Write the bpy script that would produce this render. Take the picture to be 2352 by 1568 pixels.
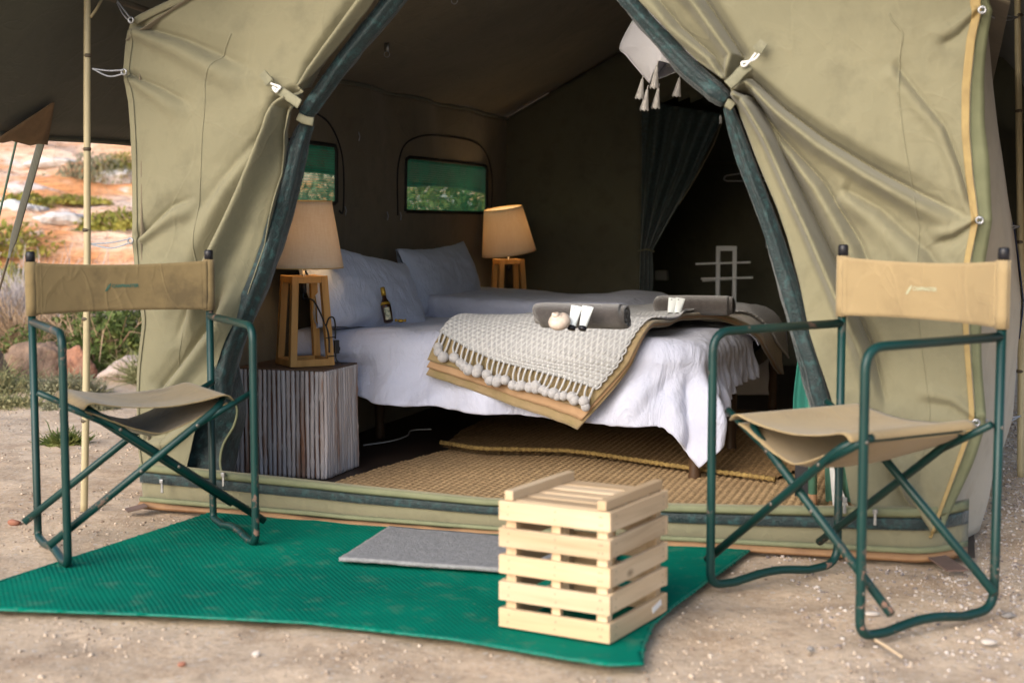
import bpy, math, random
import numpy as np
from mathutils import Vector, Matrix

random.seed(7)
RNG = np.random.default_rng(11)
R = math.radians
for _o in list(bpy.data.objects):
    bpy.data.objects.remove(_o)
SC = bpy.context.scene
COL = SC.collection

# ------------------------------------------------------------------ camera, sky, sun, exposure
EYE = 0.95                      # camera height above the ground, metres
FPX = 3267.0                    # 50 mm lens on a 36 mm sensor, for a 2352 px wide frame
PITCH = math.atan(273 / FPX)
cam_d = bpy.data.cameras.new('camera')
cam_d.lens = 50.0
cam_d.sensor_width = 36.0
cam_d.clip_end = 2000
cam_d.dof.use_dof = True
cam_d.dof.focus_distance = 5.35
cam_d.dof.aperture_fstop = 2.9
cam = bpy.data.objects.new('camera', cam_d)
cam.location = (0, 0, EYE)
cam.rotation_euler = (math.pi / 2 - PITCH, 0, 0)
COL.objects.link(cam)
SC.camera = cam

SUN_TO = Vector((-0.50, -0.72, 0.47)).normalized()
world = bpy.data.worlds.new('World')
SC.world = world
world.use_nodes = True
wn = world.node_tree.nodes
sky = wn.new('ShaderNodeTexSky')
sky.sky_type = 'NISHITA'
sky.sun_disc = False
sky.sun_elevation = math.asin(SUN_TO.z)
sky.sun_rotation = math.atan2(SUN_TO.x, SUN_TO.y)
sky.air_density = 1.0
sky.dust_density = 2.5
sky.ozone_density = 1.0
wn['Background'].inputs[1].default_value = 0.15
world.node_tree.links.new(sky.outputs[0], wn['Background'].inputs[0])

sun_d = bpy.data.lights.new('sun', 'SUN')
sun_d.energy = 1.5
sun_d.angle = R(50)
sun_d.color = (1.0, 0.965, 0.92)
sun = bpy.data.objects.new('sun', sun_d)
sun.rotation_euler = SUN_TO.to_track_quat('Z', 'Y').to_euler()
sun.location = (-6, -8, 10)
COL.objects.link(sun)

vs = SC.view_settings
vs.view_transform = 'Standard'
vs.look = 'None'
vs.exposure = 0.92
vs.gamma = 1.0
vs.use_curve_mapping = False
SC.cycles.use_denoising = True
SC.cycles.max_bounces = 8
SC.cycles.diffuse_bounces = 4
SC.cycles.glossy_bounces = 2
SC.cycles.transmission_bounces = 4
SC.cycles.transparent_max_bounces = 10
SC.cycles.sample_clamp_indirect = 6.0

# ------------------------------------------------------------------ measuring helpers
_F = np.array([0, math.cos(PITCH), -math.sin(PITCH)])
_U = np.array([0, math.sin(PITCH), math.cos(PITCH)])
_C = np.array([0, 0, EYE])
def ray(x, y): return np.array([(x - 1176) / FPX, 0, 0]) + _F - (y - 784) / FPX * _U
def on_z(x, y, z=0.0):
    d = ray(x, y); return _C + d * (z - EYE) / d[2]
def on_Y(x, y, Y):
    d = ray(x, y); return _C + d * Y / d[1]
# the tent's own frame: a runs along its front, u into it, z up
TH = R(17.5)
TO = np.array([-1.204, 4.699, 0.0])
TA = np.array([math.cos(TH), -math.sin(TH), 0]); TN = np.array([math.sin(TH), math.cos(TH), 0])
def tl(P):
    q = np.asarray(P) - TO; return np.array([q @ TA, q @ TN, q[2]])
def tw(a, u, z): return TO + TA * a + TN * u + np.array([0, 0, z])
def on_u(x, y, u):
    d = ray(x, y); return tl(_C + d * (u - (_C - TO) @ TN) / (d @ TN))
def on_a(x, y, a):
    d = ray(x, y); return tl(_C + d * (a - (_C - TO) @ TA) / (d @ TA))
def on_zt(x, y, z): return tl(on_z(x, y, z))

# ------------------------------------------------------------------ numeric helpers
def vnoise(x, y, seed=0):
    x = np.asarray(x, float); y = np.asarray(y, float)
    xi = np.floor(x).astype(np.int64); yi = np.floor(y).astype(np.int64)
    xf = x - xi; yf = y - yi
    xf = xf * xf * (3 - 2 * xf); yf = yf * yf * (3 - 2 * yf)
    def h(i, j):
        n = (i * 374761393 + j * 668265263 + seed * 1442695041) & 0x7fffffff
        n = ((n ^ (n >> 13)) * 1274126177) & 0x7fffffff
        return ((n ^ (n >> 16)) & 0xffff) / 65535.0
    return (h(xi, yi) * (1 - xf) + h(xi + 1, yi) * xf) * (1 - yf) + (h(xi, yi + 1) * (1 - xf) + h(xi + 1, yi + 1) * xf) * yf
def fbm(x, y, seed=0, oct=4):
    s = 0; a = .5
    for k in range(oct):
        s = s + a * (vnoise(np.asarray(x) * 2 ** k, np.asarray(y) * 2 ** k, seed + 17 * k) - .5); a *= .5
    return s
def poly_dist(PX, PY, pts):
    """signed distance of points to a polyline and the parameter 0..1 along it"""
    best = np.full(PX.shape, 1e9); sg = np.zeros(PX.shape); par = np.zeros(PX.shape)
    n = len(pts) - 1
    for k in range(n):
        x0, y0 = pts[k]; x1, y1 = pts[k + 1]
        dx, dy = x1 - x0, y1 - y0; L2 = dx * dx + dy * dy
        t = np.clip(((PX - x0) * dx + (PY - y0) * dy) / L2, 0, 1)
        qx, qy = PX - (x0 + t * dx), PY - (y0 + t * dy)
        d = np.hypot(qx, qy); s = np.sign(dx * qy - dy * qx)
        m = d < best
        best = np.where(m, d, best); sg = np.where(m, s, sg); par = np.where(m, (k + t) / n, par)
    return best * sg, par
def resample(pts, n, smooth=0):
    p = np.array(pts, float)
    seg = np.r_[0, np.cumsum(np.linalg.norm(np.diff(p, axis=0), axis=1))]
    t = np.linspace(0, seg[-1], n)
    q = np.stack([np.interp(t, seg, p[:, k]) for k in range(p.shape[1])], 1)
    for _ in range(smooth):
        q[1:-1] = (q[:-2] + q[1:-1] * 2 + q[2:]) / 4
    return q
def catmull(pts, n):
    p = np.array(pts, float); m = len(p)
    out = []
    for t in np.linspace(0, m - 1, n):
        i = min(int(t), m - 2); f = t - i
        p0, p1, p2, p3 = p[max(i - 1, 0)], p[i], p[i + 1], p[min(i + 2, m - 1)]
        out.append(.5 * (2 * p1 + (p2 - p0) * f + (2 * p0 - 5 * p1 + 4 * p2 - p3) * f * f + (3 * p1 - p0 - 3 * p2 + p3) * f ** 3))
    return np.array(out)
def fillet(pts, r, n=6):
    p = [np.array(q, float) for q in pts]; out = [p[0]]
    for i in range(1, len(p) - 1):
        a, b, c = p[i - 1], p[i], p[i + 1]
        d1, d2 = a - b, c - b; l1, l2 = np.linalg.norm(d1), np.linalg.norm(d2)
        rr = min(r, l1 * .49, l2 * .49); s, e = b + d1 / l1 * rr, b + d2 / l2 * rr
        for t in np.linspace(0, 1, n):
            out.append((1 - t) ** 2 * s + 2 * t * (1 - t) * b + t * t * e)
    out.append(p[-1]); return np.array(out)

# ------------------------------------------------------------------ mesh building
class Geo:
    def __init__(self): self.V = []; self.F = []; self.n = 0
    def add(self, V, F):
        V = np.asarray(V, float).reshape(-1, 3); self.V.append(V)
        self.F.extend([tuple(i + self.n for i in f) for f in F]); self.n += len(V); return self
    def box(self, c, s, M=None, taper=1.0):
        x, y, z = [k / 2 for k in s]
        V = np.array([(-x, -y, -z), (x, -y, -z), (x, y, -z), (-x, y, -z), (-x * taper, -y * taper, z), (x * taper, -y * taper, z), (x * taper, y * taper, z), (-x * taper, y * taper, z)])
        if M is not None: V = V @ np.array(M).T
        return self.add(V + np.array(c), [(0, 3, 2, 1), (4, 5, 6, 7), (0, 1, 5, 4), (1, 2, 6, 5), (2, 3, 7, 6), (3, 0, 4, 7)])
    def bar(self, p0, p1, w, h, up=(0, 0, 1)):
        p0 = np.array(p0, float); p1 = np.array(p1, float); d = p1 - p0; L = np.linalg.norm(d); d /= L
        up = np.array(up, float)
        if abs(d @ up) > .95: up = np.array([0, 1., 0])
        x = np.cross(d, up); x /= np.linalg.norm(x); y = np.cross(x, d)
        V = []
        for q in (p0, p1):
            for a, b in ((-1, -1), (1, -1), (1, 1), (-1, 1)): V.append(q + x * a * w / 2 + y * b * h / 2)
        return self.add(V, [(3, 2, 1, 0), (4, 5, 6, 7), (0, 1, 5, 4), (1, 2, 6, 5), (2, 3, 7, 6), (3, 0, 4, 7)])
    def tube(self, pts, r, n=8, caps=True, flat=1.0, upv=None):
        p = np.array(pts, float); m = len(p)
        r = np.broadcast_to(np.array(r, float), (m,))
        t = np.gradient(p, axis=0); t /= np.maximum(np.linalg.norm(t, axis=1), 1e-9)[:, None]
        ref = np.array(upv if upv is not None else ((0, 0, 1) if abs(t[0][2]) < .9 else (1, 0, 0)), float)
        x = np.cross(t[0], ref); x /= np.linalg.norm(x)
        V = []
        for i in range(m):
            x = x - t[i] * (x @ t[i]); x /= max(np.linalg.norm(x), 1e-9); y = np.cross(t[i], x)
            for k in range(n):
                a = 2 * math.pi * k / n
                V.append(p[i] + r[i] * (x * math.cos(a) + y * math.sin(a) * flat))
        F = [(i * n + k, i * n + (k + 1) % n, (i + 1) * n + (k + 1) % n, (i + 1) * n + k) for i in range(m - 1) for k in range(n)]
        if caps: F += [tuple(range(n - 1, -1, -1)), tuple((m - 1) * n + k for k in range(n))]
        return self.add(V, F)
    def lathe(self, prof, n=20, c=(0, 0, 0), caps=True, M=None):
        V = []; m = len(prof)
        for r, z in prof:
            for k in range(n):
                a = 2 * math.pi * k / n; V.append((r * math.cos(a), r * math.sin(a), z))
        V = np.array(V)
        if M is not None: V = V @ np.array(M).T
        F = [(i * n + k, i * n + (k + 1) % n, (i + 1) * n + (k + 1) % n, (i + 1) * n + k) for i in range(m - 1) for k in range(n)]
        if caps: F += [tuple(range(n - 1, -1, -1)), tuple((m - 1) * n + k for k in range(n))]
        return self.add(V + np.array(c), F)
    def ball(self, c, r, nu=10, nv=7, M=None):
        prof = [(max(math.sin(math.pi * i / nv), 1e-3), -math.cos(math.pi * i / nv)) for i in range(nv + 1)]
        S = np.diag(np.broadcast_to(np.array(r, float), (3,)))
        if M is not None: S = np.array(M) @ S
        return self.lathe(prof, nu, c, False, S)
    def grid(self, P, closed=False):
        ni, nj = P.shape[:2]; b = self.n
        self.V.append(P.reshape(-1, 3)); self.n += ni * nj
        jj = nj if closed else nj - 1
        self.F.extend([(b + i * nj + j, b + i * nj + (j + 1) % nj, b + (i + 1) * nj + (j + 1) % nj, b + (i + 1) * nj + j) for i in range(ni - 1) for j in range(jj)])
        return self
    def verts(self): return np.concatenate(self.V) if self.V else np.zeros((0, 3))

def mesh_from(name, V, F, mat, smooth=True, uv=None):
    me = bpy.data.meshes.new(name)
    V = np.asarray(V, np.float32)
    if isinstance(F, np.ndarray):            # quads
        nf, k = F.shape
        me.vertices.add(len(V)); me.vertices.foreach_set('co', V.ravel())
        me.loops.add(nf * k); me.loops.foreach_set('vertex_index', F.astype(np.int32).ravel())
        me.polygons.add(nf); me.polygons.foreach_set('loop_start', np.arange(0, nf * k, k, dtype=np.int32))
        me.update(calc_edges=True)
    else:
        me.from_pydata(V.tolist(), [], F)
    if uv is not None:
        ul = me.uv_layers.new(name='UVMap')
        li = np.zeros(len(me.loops), np.int32); me.loops.foreach_get('vertex_index', li)
        ul.data.foreach_set('uv', np.asarray(uv, np.float32).reshape(-1, 2)[li].ravel())
    me.polygons.foreach_set('use_smooth', np.full(len(me.polygons), smooth))
    me.materials.append(mat)
    me.validate(); me.update()
    return me
def link(name, me, parent=None, loc=(0, 0, 0), rotz=0.0):
    o = bpy.data.objects.new(name, me); COL.objects.link(o)
    o.location = loc; o.rotation_euler = (0, 0, rotz)
    if parent is not None: o.parent = parent
    return o
def tag(o, label, cat=None, group=None, kind=None):
    if label: o['label'] = label
    if cat: o['category'] = cat
    if group: o['group'] = group
    if kind: o['kind'] = kind
    return o
def quadF(ni, nj, keep=None):
    i, j = np.meshgrid(np.arange(ni - 1), np.arange(nj - 1), indexing='ij')
    F = np.stack([i * nj + j, i * nj + j + 1, (i + 1) * nj + j + 1, (i + 1) * nj + j], -1)
    if keep is not None: F = F[keep]
    return F.reshape(-1, 4)

class Thing:
    """a thing whose parts are given in a frame (tent, or any location and turn) and stored relative to its base"""
    def __init__(s, name, label, cat, base, frame='tent', group=None, rotz=None):
        s.base = np.array(base, float)
        if isinstance(frame, str) and frame == 'tent': loc, rz = tw(*base), -TH
        elif isinstance(frame, str): loc, rz = s.base, 0.0
        else: loc, rz, s.base = np.array(frame), (rotz or 0.0), np.zeros(3)
        s.loc, s.rz = loc, rz
        s.root = None if name is None else tag(link(name, None, None, loc, rz), label, cat, group)
        if s.root is not None: s.root.empty_display_size = .1
        s.meta = (label, cat, group)
    def part(s, name, geo, mat, parent=None, smooth=False, solid=0, bevel=0, uv=None, label=None):
        if isinstance(geo, Geo): V, F = geo.verts(), geo.F
        else: V, F = geo
        me = mesh_from(name, V - s.base, F, mat, smooth, uv)
        o = link(name, me, parent or s.root)
        if solid:
            m = o.modifiers.new('thickness', 'SOLIDIFY'); m.thickness = solid; m.offset = 0
        if bevel:
            m = o.modifiers.new('edge', 'BEVEL'); m.width = bevel; m.segments = 2; m.limit_method = 'ANGLE'
        if label: o['label'] = label
        return o
def single(name, label, cat, base, geo, mat, frame='tent', group=None, rotz=None, **k):
    """a thing that is one mesh"""
    t = Thing(None, label, cat, base, frame, group, rotz)
    t.root = None
    o = t.part(name, geo, mat, None, **k)
    o.location = t.loc; o.rotation_euler = (0, 0, t.rz)
    return tag(o, label, cat, group), t

# ------------------------------------------------------------------ materials
def nodes(name):
    m = bpy.data.materials.new(name); m.use_nodes = True
    nt = m.node_tree; b = nt.nodes['Principled BSDF']
    return m, nt, b
def mathn(nt, op, a, b=None, c=None):
    n = nt.nodes.new('ShaderNodeMath'); n.operation = op
    for k, v in enumerate((a, b, c)):
        if v is None: continue
        if isinstance(v, (int, float)): n.inputs[k].default_value = v
        else: nt.links.new(v, n.inputs[k])
    return n.outputs[0]
def noise(nt, vec, scale, detail=4, rough=.55, dist=0):
    n = nt.nodes.new('ShaderNodeTexNoise'); n.inputs['Scale'].default_value = scale; n.inputs['Detail'].default_value = detail
    n.inputs['Roughness'].default_value = rough; n.inputs['Distortion'].default_value = dist
    nt.links.new(vec, n.inputs['Vector']); return n.outputs['Fac']
def ramp(nt, fac, stops):
    n = nt.nodes.new('ShaderNodeValToRGB'); e = n.color_ramp.elements
    while len(e) < len(stops): e.new(.5)
    for k, (p, c) in enumerate(stops):
        e[k].position = p; e[k].color = (*c, 1) if not isinstance(c, (int, float)) else (c, c, c, 1)
    nt.links.new(fac, n.inputs[0]); return n.outputs[0]
def mix(nt, fac, a, b, blend='MIX'):
    n = nt.nodes.new('ShaderNodeMix'); n.data_type = 'RGBA'; n.blend_type = blend
    for s, v in ((n.inputs[0], fac), (n.inputs[6], a), (n.inputs[7], b)):
        if isinstance(v, (int, float)): s.default_value = v
        elif isinstance(v, tuple): s.default_value = (*v, 1)
        else: nt.links.new(v, s)
    return n.outputs[2]
def coord(nt, kind='Object', scale=(1, 1, 1), rot=(0, 0, 0)):
    t = nt.nodes.new('ShaderNodeTexCoord'); mp = nt.nodes.new('ShaderNodeMapping')
    mp.inputs['Scale'].default_value = scale; mp.inputs['Rotation'].default_value = rot
    nt.links.new(t.outputs[kind], mp.inputs[0]); return mp.outputs[0]
def bump(nt, b, h, strength=.3, dist=.01, prev=None):
    n = nt.nodes.new('ShaderNodeBump'); n.inputs['Strength'].default_value = strength; n.inputs['Distance'].default_value = dist
    nt.links.new(h, n.inputs['Height'])
    if prev is not None: nt.links.new(prev, n.inputs['Normal'])
    nt.links.new(n.outputs[0], b.inputs['Normal']); return n.outputs[0]
def simple(name, col, rough=.7, col2=None, sc=6, lo=.35, hi=.65, metal=0, bsc=None, bst=.2, bd=.005, spec=.4, stretch=(1, 1, 1), sheen=0, detail=4):
    m, nt, b = nodes(name)
    b.inputs['Roughness'].default_value = rough; b.inputs['Metallic'].default_value = metal
    b.inputs['Specular IOR Level'].default_value = spec
    if sheen: b.inputs['Sheen Weight'].default_value = sheen
    c = coord(nt, 'Object', stretch)
    if col2 is not None:
        nt.links.new(ramp(nt, noise(nt, c, sc, detail), [(lo, col), (hi, col2)]), b.inputs['Base Color'])
    else: b.inputs['Base Color'].default_value = (*col, 1)
    if bsc: bump(nt, b, noise(nt, c, bsc, 5), bst, bd)
    return m
def canvas(name, c1, c2, c3, trans=0.0, rough=.85, stn=.5):
    """waxed cotton canvas: broad fading, small stains, fine weave"""
    m, nt, b = nodes(name)
    c = coord(nt)
    broad = noise(nt, c, 1.6, 3); stain = noise(nt, c, 9, 4, .65)
    col = mix(nt, ramp(nt, broad, [(.35, 0), (.65, 1)]), c1, c2)
    col = mix(nt, ramp(nt, stain, [(.50, 0), (.72, stn)]), col, c3)
    cr = mathn(nt, 'ABSOLUTE', mathn(nt, 'SUBTRACT', noise(nt, coord(nt, 'Object', (1, 1, .6)), 3.2, 2, .5, 1.2), .5))
    cr2 = mathn(nt, 'ABSOLUTE', mathn(nt, 'SUBTRACT', noise(nt, coord(nt, 'Object', (1, 1, 1), (.4, .7, .2)), 7, 2, .5, .8), .5))
    crease = mathn(nt, 'ADD', ramp(nt, cr, [(0, 1), (.022, 0)]), mathn(nt, 'MULTIPLY', ramp(nt, cr2, [(0, 1), (.03, 0)]), .5))
    col = mix(nt, mathn(nt, 'MULTIPLY', crease, .10), col, tuple(min(1, k * 1.25) for k in c1))
    nt.links.new(col, b.inputs['Base Color'])
    b.inputs['Roughness'].default_value = rough; b.inputs['Specular IOR Level'].default_value = .25
    b.inputs['Sheen Weight'].default_value = .15
    n1 = bump(nt, b, stain, .22, .01)
    n1 = bump(nt, b, crease, .22, .004, n1)
    bump(nt, b, noise(nt, c, 600, 2), .25, .0006, n1)
    if trans:
        tr = nt.nodes.new('ShaderNodeBsdfTranslucent'); nt.links.new(col, tr.inputs[0])
        ms = nt.nodes.new('ShaderNodeMixShader'); ms.inputs[0].default_value = trans
        nt.links.new(b.outputs[0], ms.inputs[1]); nt.links.new(tr.outputs[0], ms.inputs[2])
        nt.links.new(ms.outputs[0], nt.nodes['Material Output'].inputs[0])
    return m
def netting(name, col, alpha, period=.004, uvk='Object', axes=(1, 1, 0)):
    """see-through woven shade net: threads with gaps between them"""
    m, nt, b = nodes(name)
    c = coord(nt, uvk)
    sp = nt.nodes.new('ShaderNodeSeparateXYZ'); nt.links.new(c, sp.inputs[0])
    w = 2 * math.pi / period
    s1 = mathn(nt, 'SINE', mathn(nt, 'MULTIPLY', sp.outputs[axes[0]], w)); s2 = mathn(nt, 'SINE', mathn(nt, 'MULTIPLY', sp.outputs[axes[1]], w))
    mx = mathn(nt, 'MAXIMUM', s1, s2)
    op = mathn(nt, 'ADD', alpha, mathn(nt, 'MULTIPLY', mx, .12), None)
    op = mathn(nt, 'ADD', op, mathn(nt, 'MULTIPLY', mathn(nt, 'SUBTRACT', noise(nt, c, 9, 3), .5), .5))
    b.inputs['Base Color'].default_value = (*col, 1); b.inputs['Roughness'].default_value = .5
    tr = nt.nodes.new('ShaderNodeBsdfTranslucent'); tr.inputs[0].default_value = (col[0] * 1.6, min(1, col[1] * 2.2), col[2] * 2.2, 1)
    m1 = nt.nodes.new('ShaderNodeMixShader'); m1.inputs[0].default_value = .28; nt.links.new(b.outputs[0], m1.inputs[1]); nt.links.new(tr.outputs[0], m1.inputs[2])
    tp = nt.nodes.new('ShaderNodeBsdfTransparent'); tp.inputs[0].default_value = (.80, 1, .88, 1)
    m2 = nt.nodes.new('ShaderNodeMixShader'); nt.links.new(op, m2.inputs[0]); nt.links.new(tp.outputs[0], m2.inputs[1]); nt.links.new(m1.outputs[0], m2.inputs[2])
    nt.links.new(m2.outputs[0], nt.nodes['Material Output'].inputs[0])
    return m
def wood(name, c1, c2, axis=2, sc=18, rough=.55, knots=False):
    m, nt, b = nodes(name)
    s = [1, 1, 1]; s[axis] = .07
    c = coord(nt, 'Object', tuple(s))
    oi = nt.nodes.new('ShaderNodeObjectInfo')
    add = nt.nodes.new('ShaderNodeVectorMath'); add.operation = 'ADD'
    nt.links.new(c, add.inputs[0])
    cx = nt.nodes.new('ShaderNodeCombineXYZ')
    for k in range(3): nt.links.new(mathn(nt, 'MULTIPLY', oi.outputs['Random'], 7.0 + k), cx.inputs[k])
    nt.links.new(cx.outputs[0], add.inputs[1]); c = add.outputs[0]
    f = noise(nt, c, sc, 5, .6, .6); g = noise(nt, c, sc * 5, 3)
    col = mix(nt, ramp(nt, f, [(.40, 0), (.60, 1)]), c1, c2)
    col = mix(nt, ramp(nt, g, [(.5, 0), (.75, .4)]), col, tuple(k * .6 for k in c2))
    if knots:
        v = nt.nodes.new('ShaderNodeTexVoronoi'); v.inputs['Scale'].default_value = 1
        kc = nt.nodes.new('ShaderNodeMapping'); ks = [0, 0, 9]; ks[axis] = 4.5; kc.inputs['Scale'].default_value = ks
        tc = nt.nodes.new('ShaderNodeTexCoord'); ad2 = nt.nodes.new('ShaderNodeVectorMath'); ad2.operation = 'ADD'
        nt.links.new(tc.outputs['Object'], ad2.inputs[0]); nt.links.new(cx.outputs[0], ad2.inputs[1])
        nt.links.new(ad2.outputs[0], kc.inputs[0]); nt.links.new(kc.outputs[0], v.inputs['Vector'])
        col = mix(nt, ramp(nt, v.outputs['Distance'], [(.03, .85), (.075, .35), (.11, 0)]), col, tuple(k * .36 for k in c2))
    hs = nt.nodes.new('ShaderNodeHueSaturation'); nt.links.new(col, hs.inputs['Color'])
    nt.links.new(mathn(nt, 'ADD', .82, mathn(nt, 'MULTIPLY', oi.outputs['Random'], .3)), hs.inputs['Value'])
    nt.links.new(hs.outputs[0], b.inputs['Base Color'])
    b.inputs['Roughness'].default_value = rough; b.inputs['Specular IOR Level'].default_value = .3
    bump(nt, b, g, .15, .002)
    return m

M = {}
M['canvas'] = canvas('olive canvas', (.236, .218, .138), (.196, .184, .118), (.148, .138, .090), .05)
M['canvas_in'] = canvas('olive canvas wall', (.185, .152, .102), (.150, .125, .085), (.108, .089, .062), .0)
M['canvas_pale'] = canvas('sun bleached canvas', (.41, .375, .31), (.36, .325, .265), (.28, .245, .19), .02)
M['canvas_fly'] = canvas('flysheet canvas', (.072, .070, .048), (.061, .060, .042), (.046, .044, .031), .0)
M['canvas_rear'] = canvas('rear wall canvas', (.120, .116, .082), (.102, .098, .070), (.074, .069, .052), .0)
M['tan_tape'] = simple('tan tape', (.34, .25, .105), .8, (.27, .195, .085), 20, bsc=300, bst=.2, bd=.001)
M['green_tape'] = simple('green tape', (.180, .190, .108), .8, (.15, .16, .09), 20, bsc=300, bst=.2, bd=.001)
M['roll'] = simple('rolled green netting', (.0035, .016, .018), .5, (.014, .055, .057), 45, .5, .68, bsc=160, bst=.6, bd=.006, spec=.4, sheen=.25, detail=6)  # lighter noise flecks are highlights painted into the netting colour
M['dark'] = simple('dark webbing', (.012, .012, .012), .7)
M['steel'] = simple('zinc steel', (.38, .39, .41), .4, (.26, .27, .29), 60, metal=1)
M['cord_grey'] = simple('grey shock cord', (.26, .28, .32), .6, (.4, .42, .46), 200)
M['cord_white'] = simple('white cord', (.7, .7, .68), .7)
M['webbing'] = simple('khaki webbing', (.22, .21, .14), .8, (.17, .165, .11), 60, bsc=250, bst=.3, bd=.001)
M['groundsheet'] = simple('brown groundsheet', (.045, .028, .02), .55, (.025, .016, .012), 4, bsc=30, bst=.15)
M['sheet_edge'] = simple('tan groundsheet edge', (.30, .17, .08), .7, (.22, .12, .06), 10, bsc=14, bst=.4, bd=.01)
M['bamboo'] = simple('bamboo pole', (.46, .395, .245), .5, (.35, .29, .17), 8, stretch=(6, 6, .5), bsc=40, bst=.1)
M['cane'] = simple('dark cane', (.06, .045, .03), .6, (.09, .07, .045), 8)
M['black'] = simple('black plastic', (.012, .012, .016), .4)
M['white_metal'] = simple('white painted steel', (.80, .82, .86), .45)
M['white_plastic'] = simple('white plastic', (.75, .75, .75), .4)

# ================================================================== the setting
def ground_mat():
    m, nt, b = nodes('sandy gravel')
    c = coord(nt)
    broad = noise(nt, c, .8, 4); mid = noise(nt, c, 5, 6, .65); fine = noise(nt, c, 45, 6, .7)
    col = mix(nt, ramp(nt, broad, [(.35, 0), (.65, 1)]), (.64, .50, .365), (.55, .42, .30))
    col = mix(nt, ramp(nt, noise(nt, c, 2.2, 4), [(.45, 0), (.66, .35)]), col, (.36, .26, .175))
    col = mix(nt, ramp(nt, mid, [(.45, 0), (.68, .75)]), col, (.36, .25, .165))
    col = mix(nt, ramp(nt, fine, [(.3, .6), (.52, 0)]), col, (.24, .165, .11))
    v = nt.nodes.new('ShaderNodeTexVoronoi'); v.inputs['Scale'].default_value = 85; nt.links.new(c, v.inputs['Vector'])
    v2 = nt.nodes.new('ShaderNodeTexVoronoi'); v2.inputs['Scale'].default_value = 38; nt.links.new(c, v2.inputs['Vector'])
    bw = nt.nodes.new('ShaderNodeRGBToBW'); nt.links.new(v.outputs['Color'], bw.inputs[0])
    bw2 = nt.nodes.new('ShaderNodeRGBToBW'); nt.links.new(v2.outputs['Color'], bw2.inputs[0])
    peb = mathn(nt, 'MULTIPLY', mathn(nt, 'GREATER_THAN', bw.outputs[0], .62), mathn(nt, 'LESS_THAN', v.outputs['Distance'], .33))
    col = mix(nt, mathn(nt, 'MULTIPLY', peb, .6), col, mix(nt, bw.outputs[0], (.26, .20, .16), (.66, .58, .50)))
    peb2 = mathn(nt, 'MULTIPLY', mathn(nt, 'GREATER_THAN', bw2.outputs[0], .74), mathn(nt, 'LESS_THAN', v2.outputs['Distance'], .30))
    col = mix(nt, mathn(nt, 'MULTIPLY', peb2, .5), col, (.55, .50, .45))
    nt.links.new(col, b.inputs['Base Color'])
    b.inputs['Roughness'].default_value = .95; b.inputs['Specular IOR Level'].default_value = .15
    n1 = bump(nt, b, fine, .6, .012)
    bump(nt, b, mathn(nt, 'ADD', mathn(nt, 'MULTIPLY', peb, .6), mathn(nt, 'ADD', peb2, mid)), .5, .008, n1)
    return m
M['ground'] = ground_mat()
def gz(X, Y):
    return -.014 + .020 * fbm(X * 2.2, Y * 2.2, 3, 5) + .020 * fbm(X * 9, Y * 9, 9, 4)
gx = np.arange(-4.2, 4.21, .026); gy = np.arange(1.9, 9.6, .026)
GX, GY = np.meshgrid(gx, gy, indexing='ij')
GZ = gz(GX, GY)
edge = np.minimum.reduce([GX + 4.2, 4.2 - GX, GY - 1.9, 9.6 - GY]); GZ -= .05 * np.clip(1 - edge / .5, 0, 1) ** 2
tag(link('ground', mesh_from('ground', np.stack([GX, GY, GZ], -1).reshape(-1, 3), quadF(*GX.shape), M['ground'])), 'pale sandy gravel ground around the tent', kind='structure')
ox = np.r_[np.linspace(-260, -6, 40), np.linspace(-5, 5, 10), np.linspace(6, 260, 40)]; oy = np.r_[np.linspace(-260, -2, 30), np.linspace(-1, 14, 30), np.linspace(16, 260, 30)]
OX, OY = np.meshgrid(ox, oy, indexing='ij')
tag(link('plain', mesh_from('plain', np.stack([OX, OY, -.062 + .02 * fbm(OX * .3, OY * .3, 5)], -1).reshape(-1, 3), quadF(*OX.shape), M['ground'])), 'sandy plain around the camp', kind='structure')

def hill_mat():
    m, nt, b = nodes('sandstone hillside')
    c = coord(nt, 'Object', (1.3, 1.3, 3.2))
    cs = coord(nt, 'Object', (.8, 1.7, 6.0), (0, 0, .3))
    broad = noise(nt, c, .55, 4); strat = noise(nt, cs, .9, 6, .62, .4); patch = noise(nt, c, 1.1, 5, .6); fine = noise(nt, c, 6, 6, .7)
    col = ramp(nt, strat, [(.28, (.60, .25, .11)), (.40, (.76, .44, .27)), (.52, (.82, .58, .43)), (.68, (.86, .70, .57))])
    col = mix(nt, ramp(nt, broad, [(.49, 0), (.60, .85)]), col, (.78, .33, .12))
    col = mix(nt, ramp(nt, patch, [(.58, 0), (.64, .85)]), col, (.76, .72, .69))
    col = mix(nt, ramp(nt, noise(nt, cs, 5.5, 5, .65, .6), [(.34, .85), (.47, 0)]), col, (.46, .17, .07))  # shade of ledges and cracks painted in as dark orange bands
    col = mix(nt, ramp(nt, fine, [(.30, .7), (.46, 0)]), col, (.34, .17, .09))
    nt.links.new(col, b.inputs['Base Color']); b.inputs['Roughness'].default_value = .95; b.inputs['Specular IOR Level'].default_value = .1
    n1 = bump(nt, b, strat, .9, .25)
    bump(nt, b, fine, .7, .06, n1)
    return m
M['hill'] = hill_mat()
def hill_z(X, Y):
    v = Y - 10.6 - .12 * X + 1.0 * fbm(X * .25, Y * .25, 21, 2)
    ramp_ = np.where(v > 0, .205 * v * np.clip(v / 3.0, 0, 1), .0)
    ramp_ = np.minimum(ramp_, 9 + .02 * v)
    k = np.clip(v / 4, 0, 1)
    led = np.abs(fbm(X * .28, Y * .75 + 7, 33, 4)) * 1.1
    rough_ = fbm(X * 1.1, Y * 1.6, 44, 4) * .35 + fbm(X * 4, Y * 5, 45, 3) * .08
    return -.09 + ramp_ + k * (led + rough_ + .05)
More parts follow.
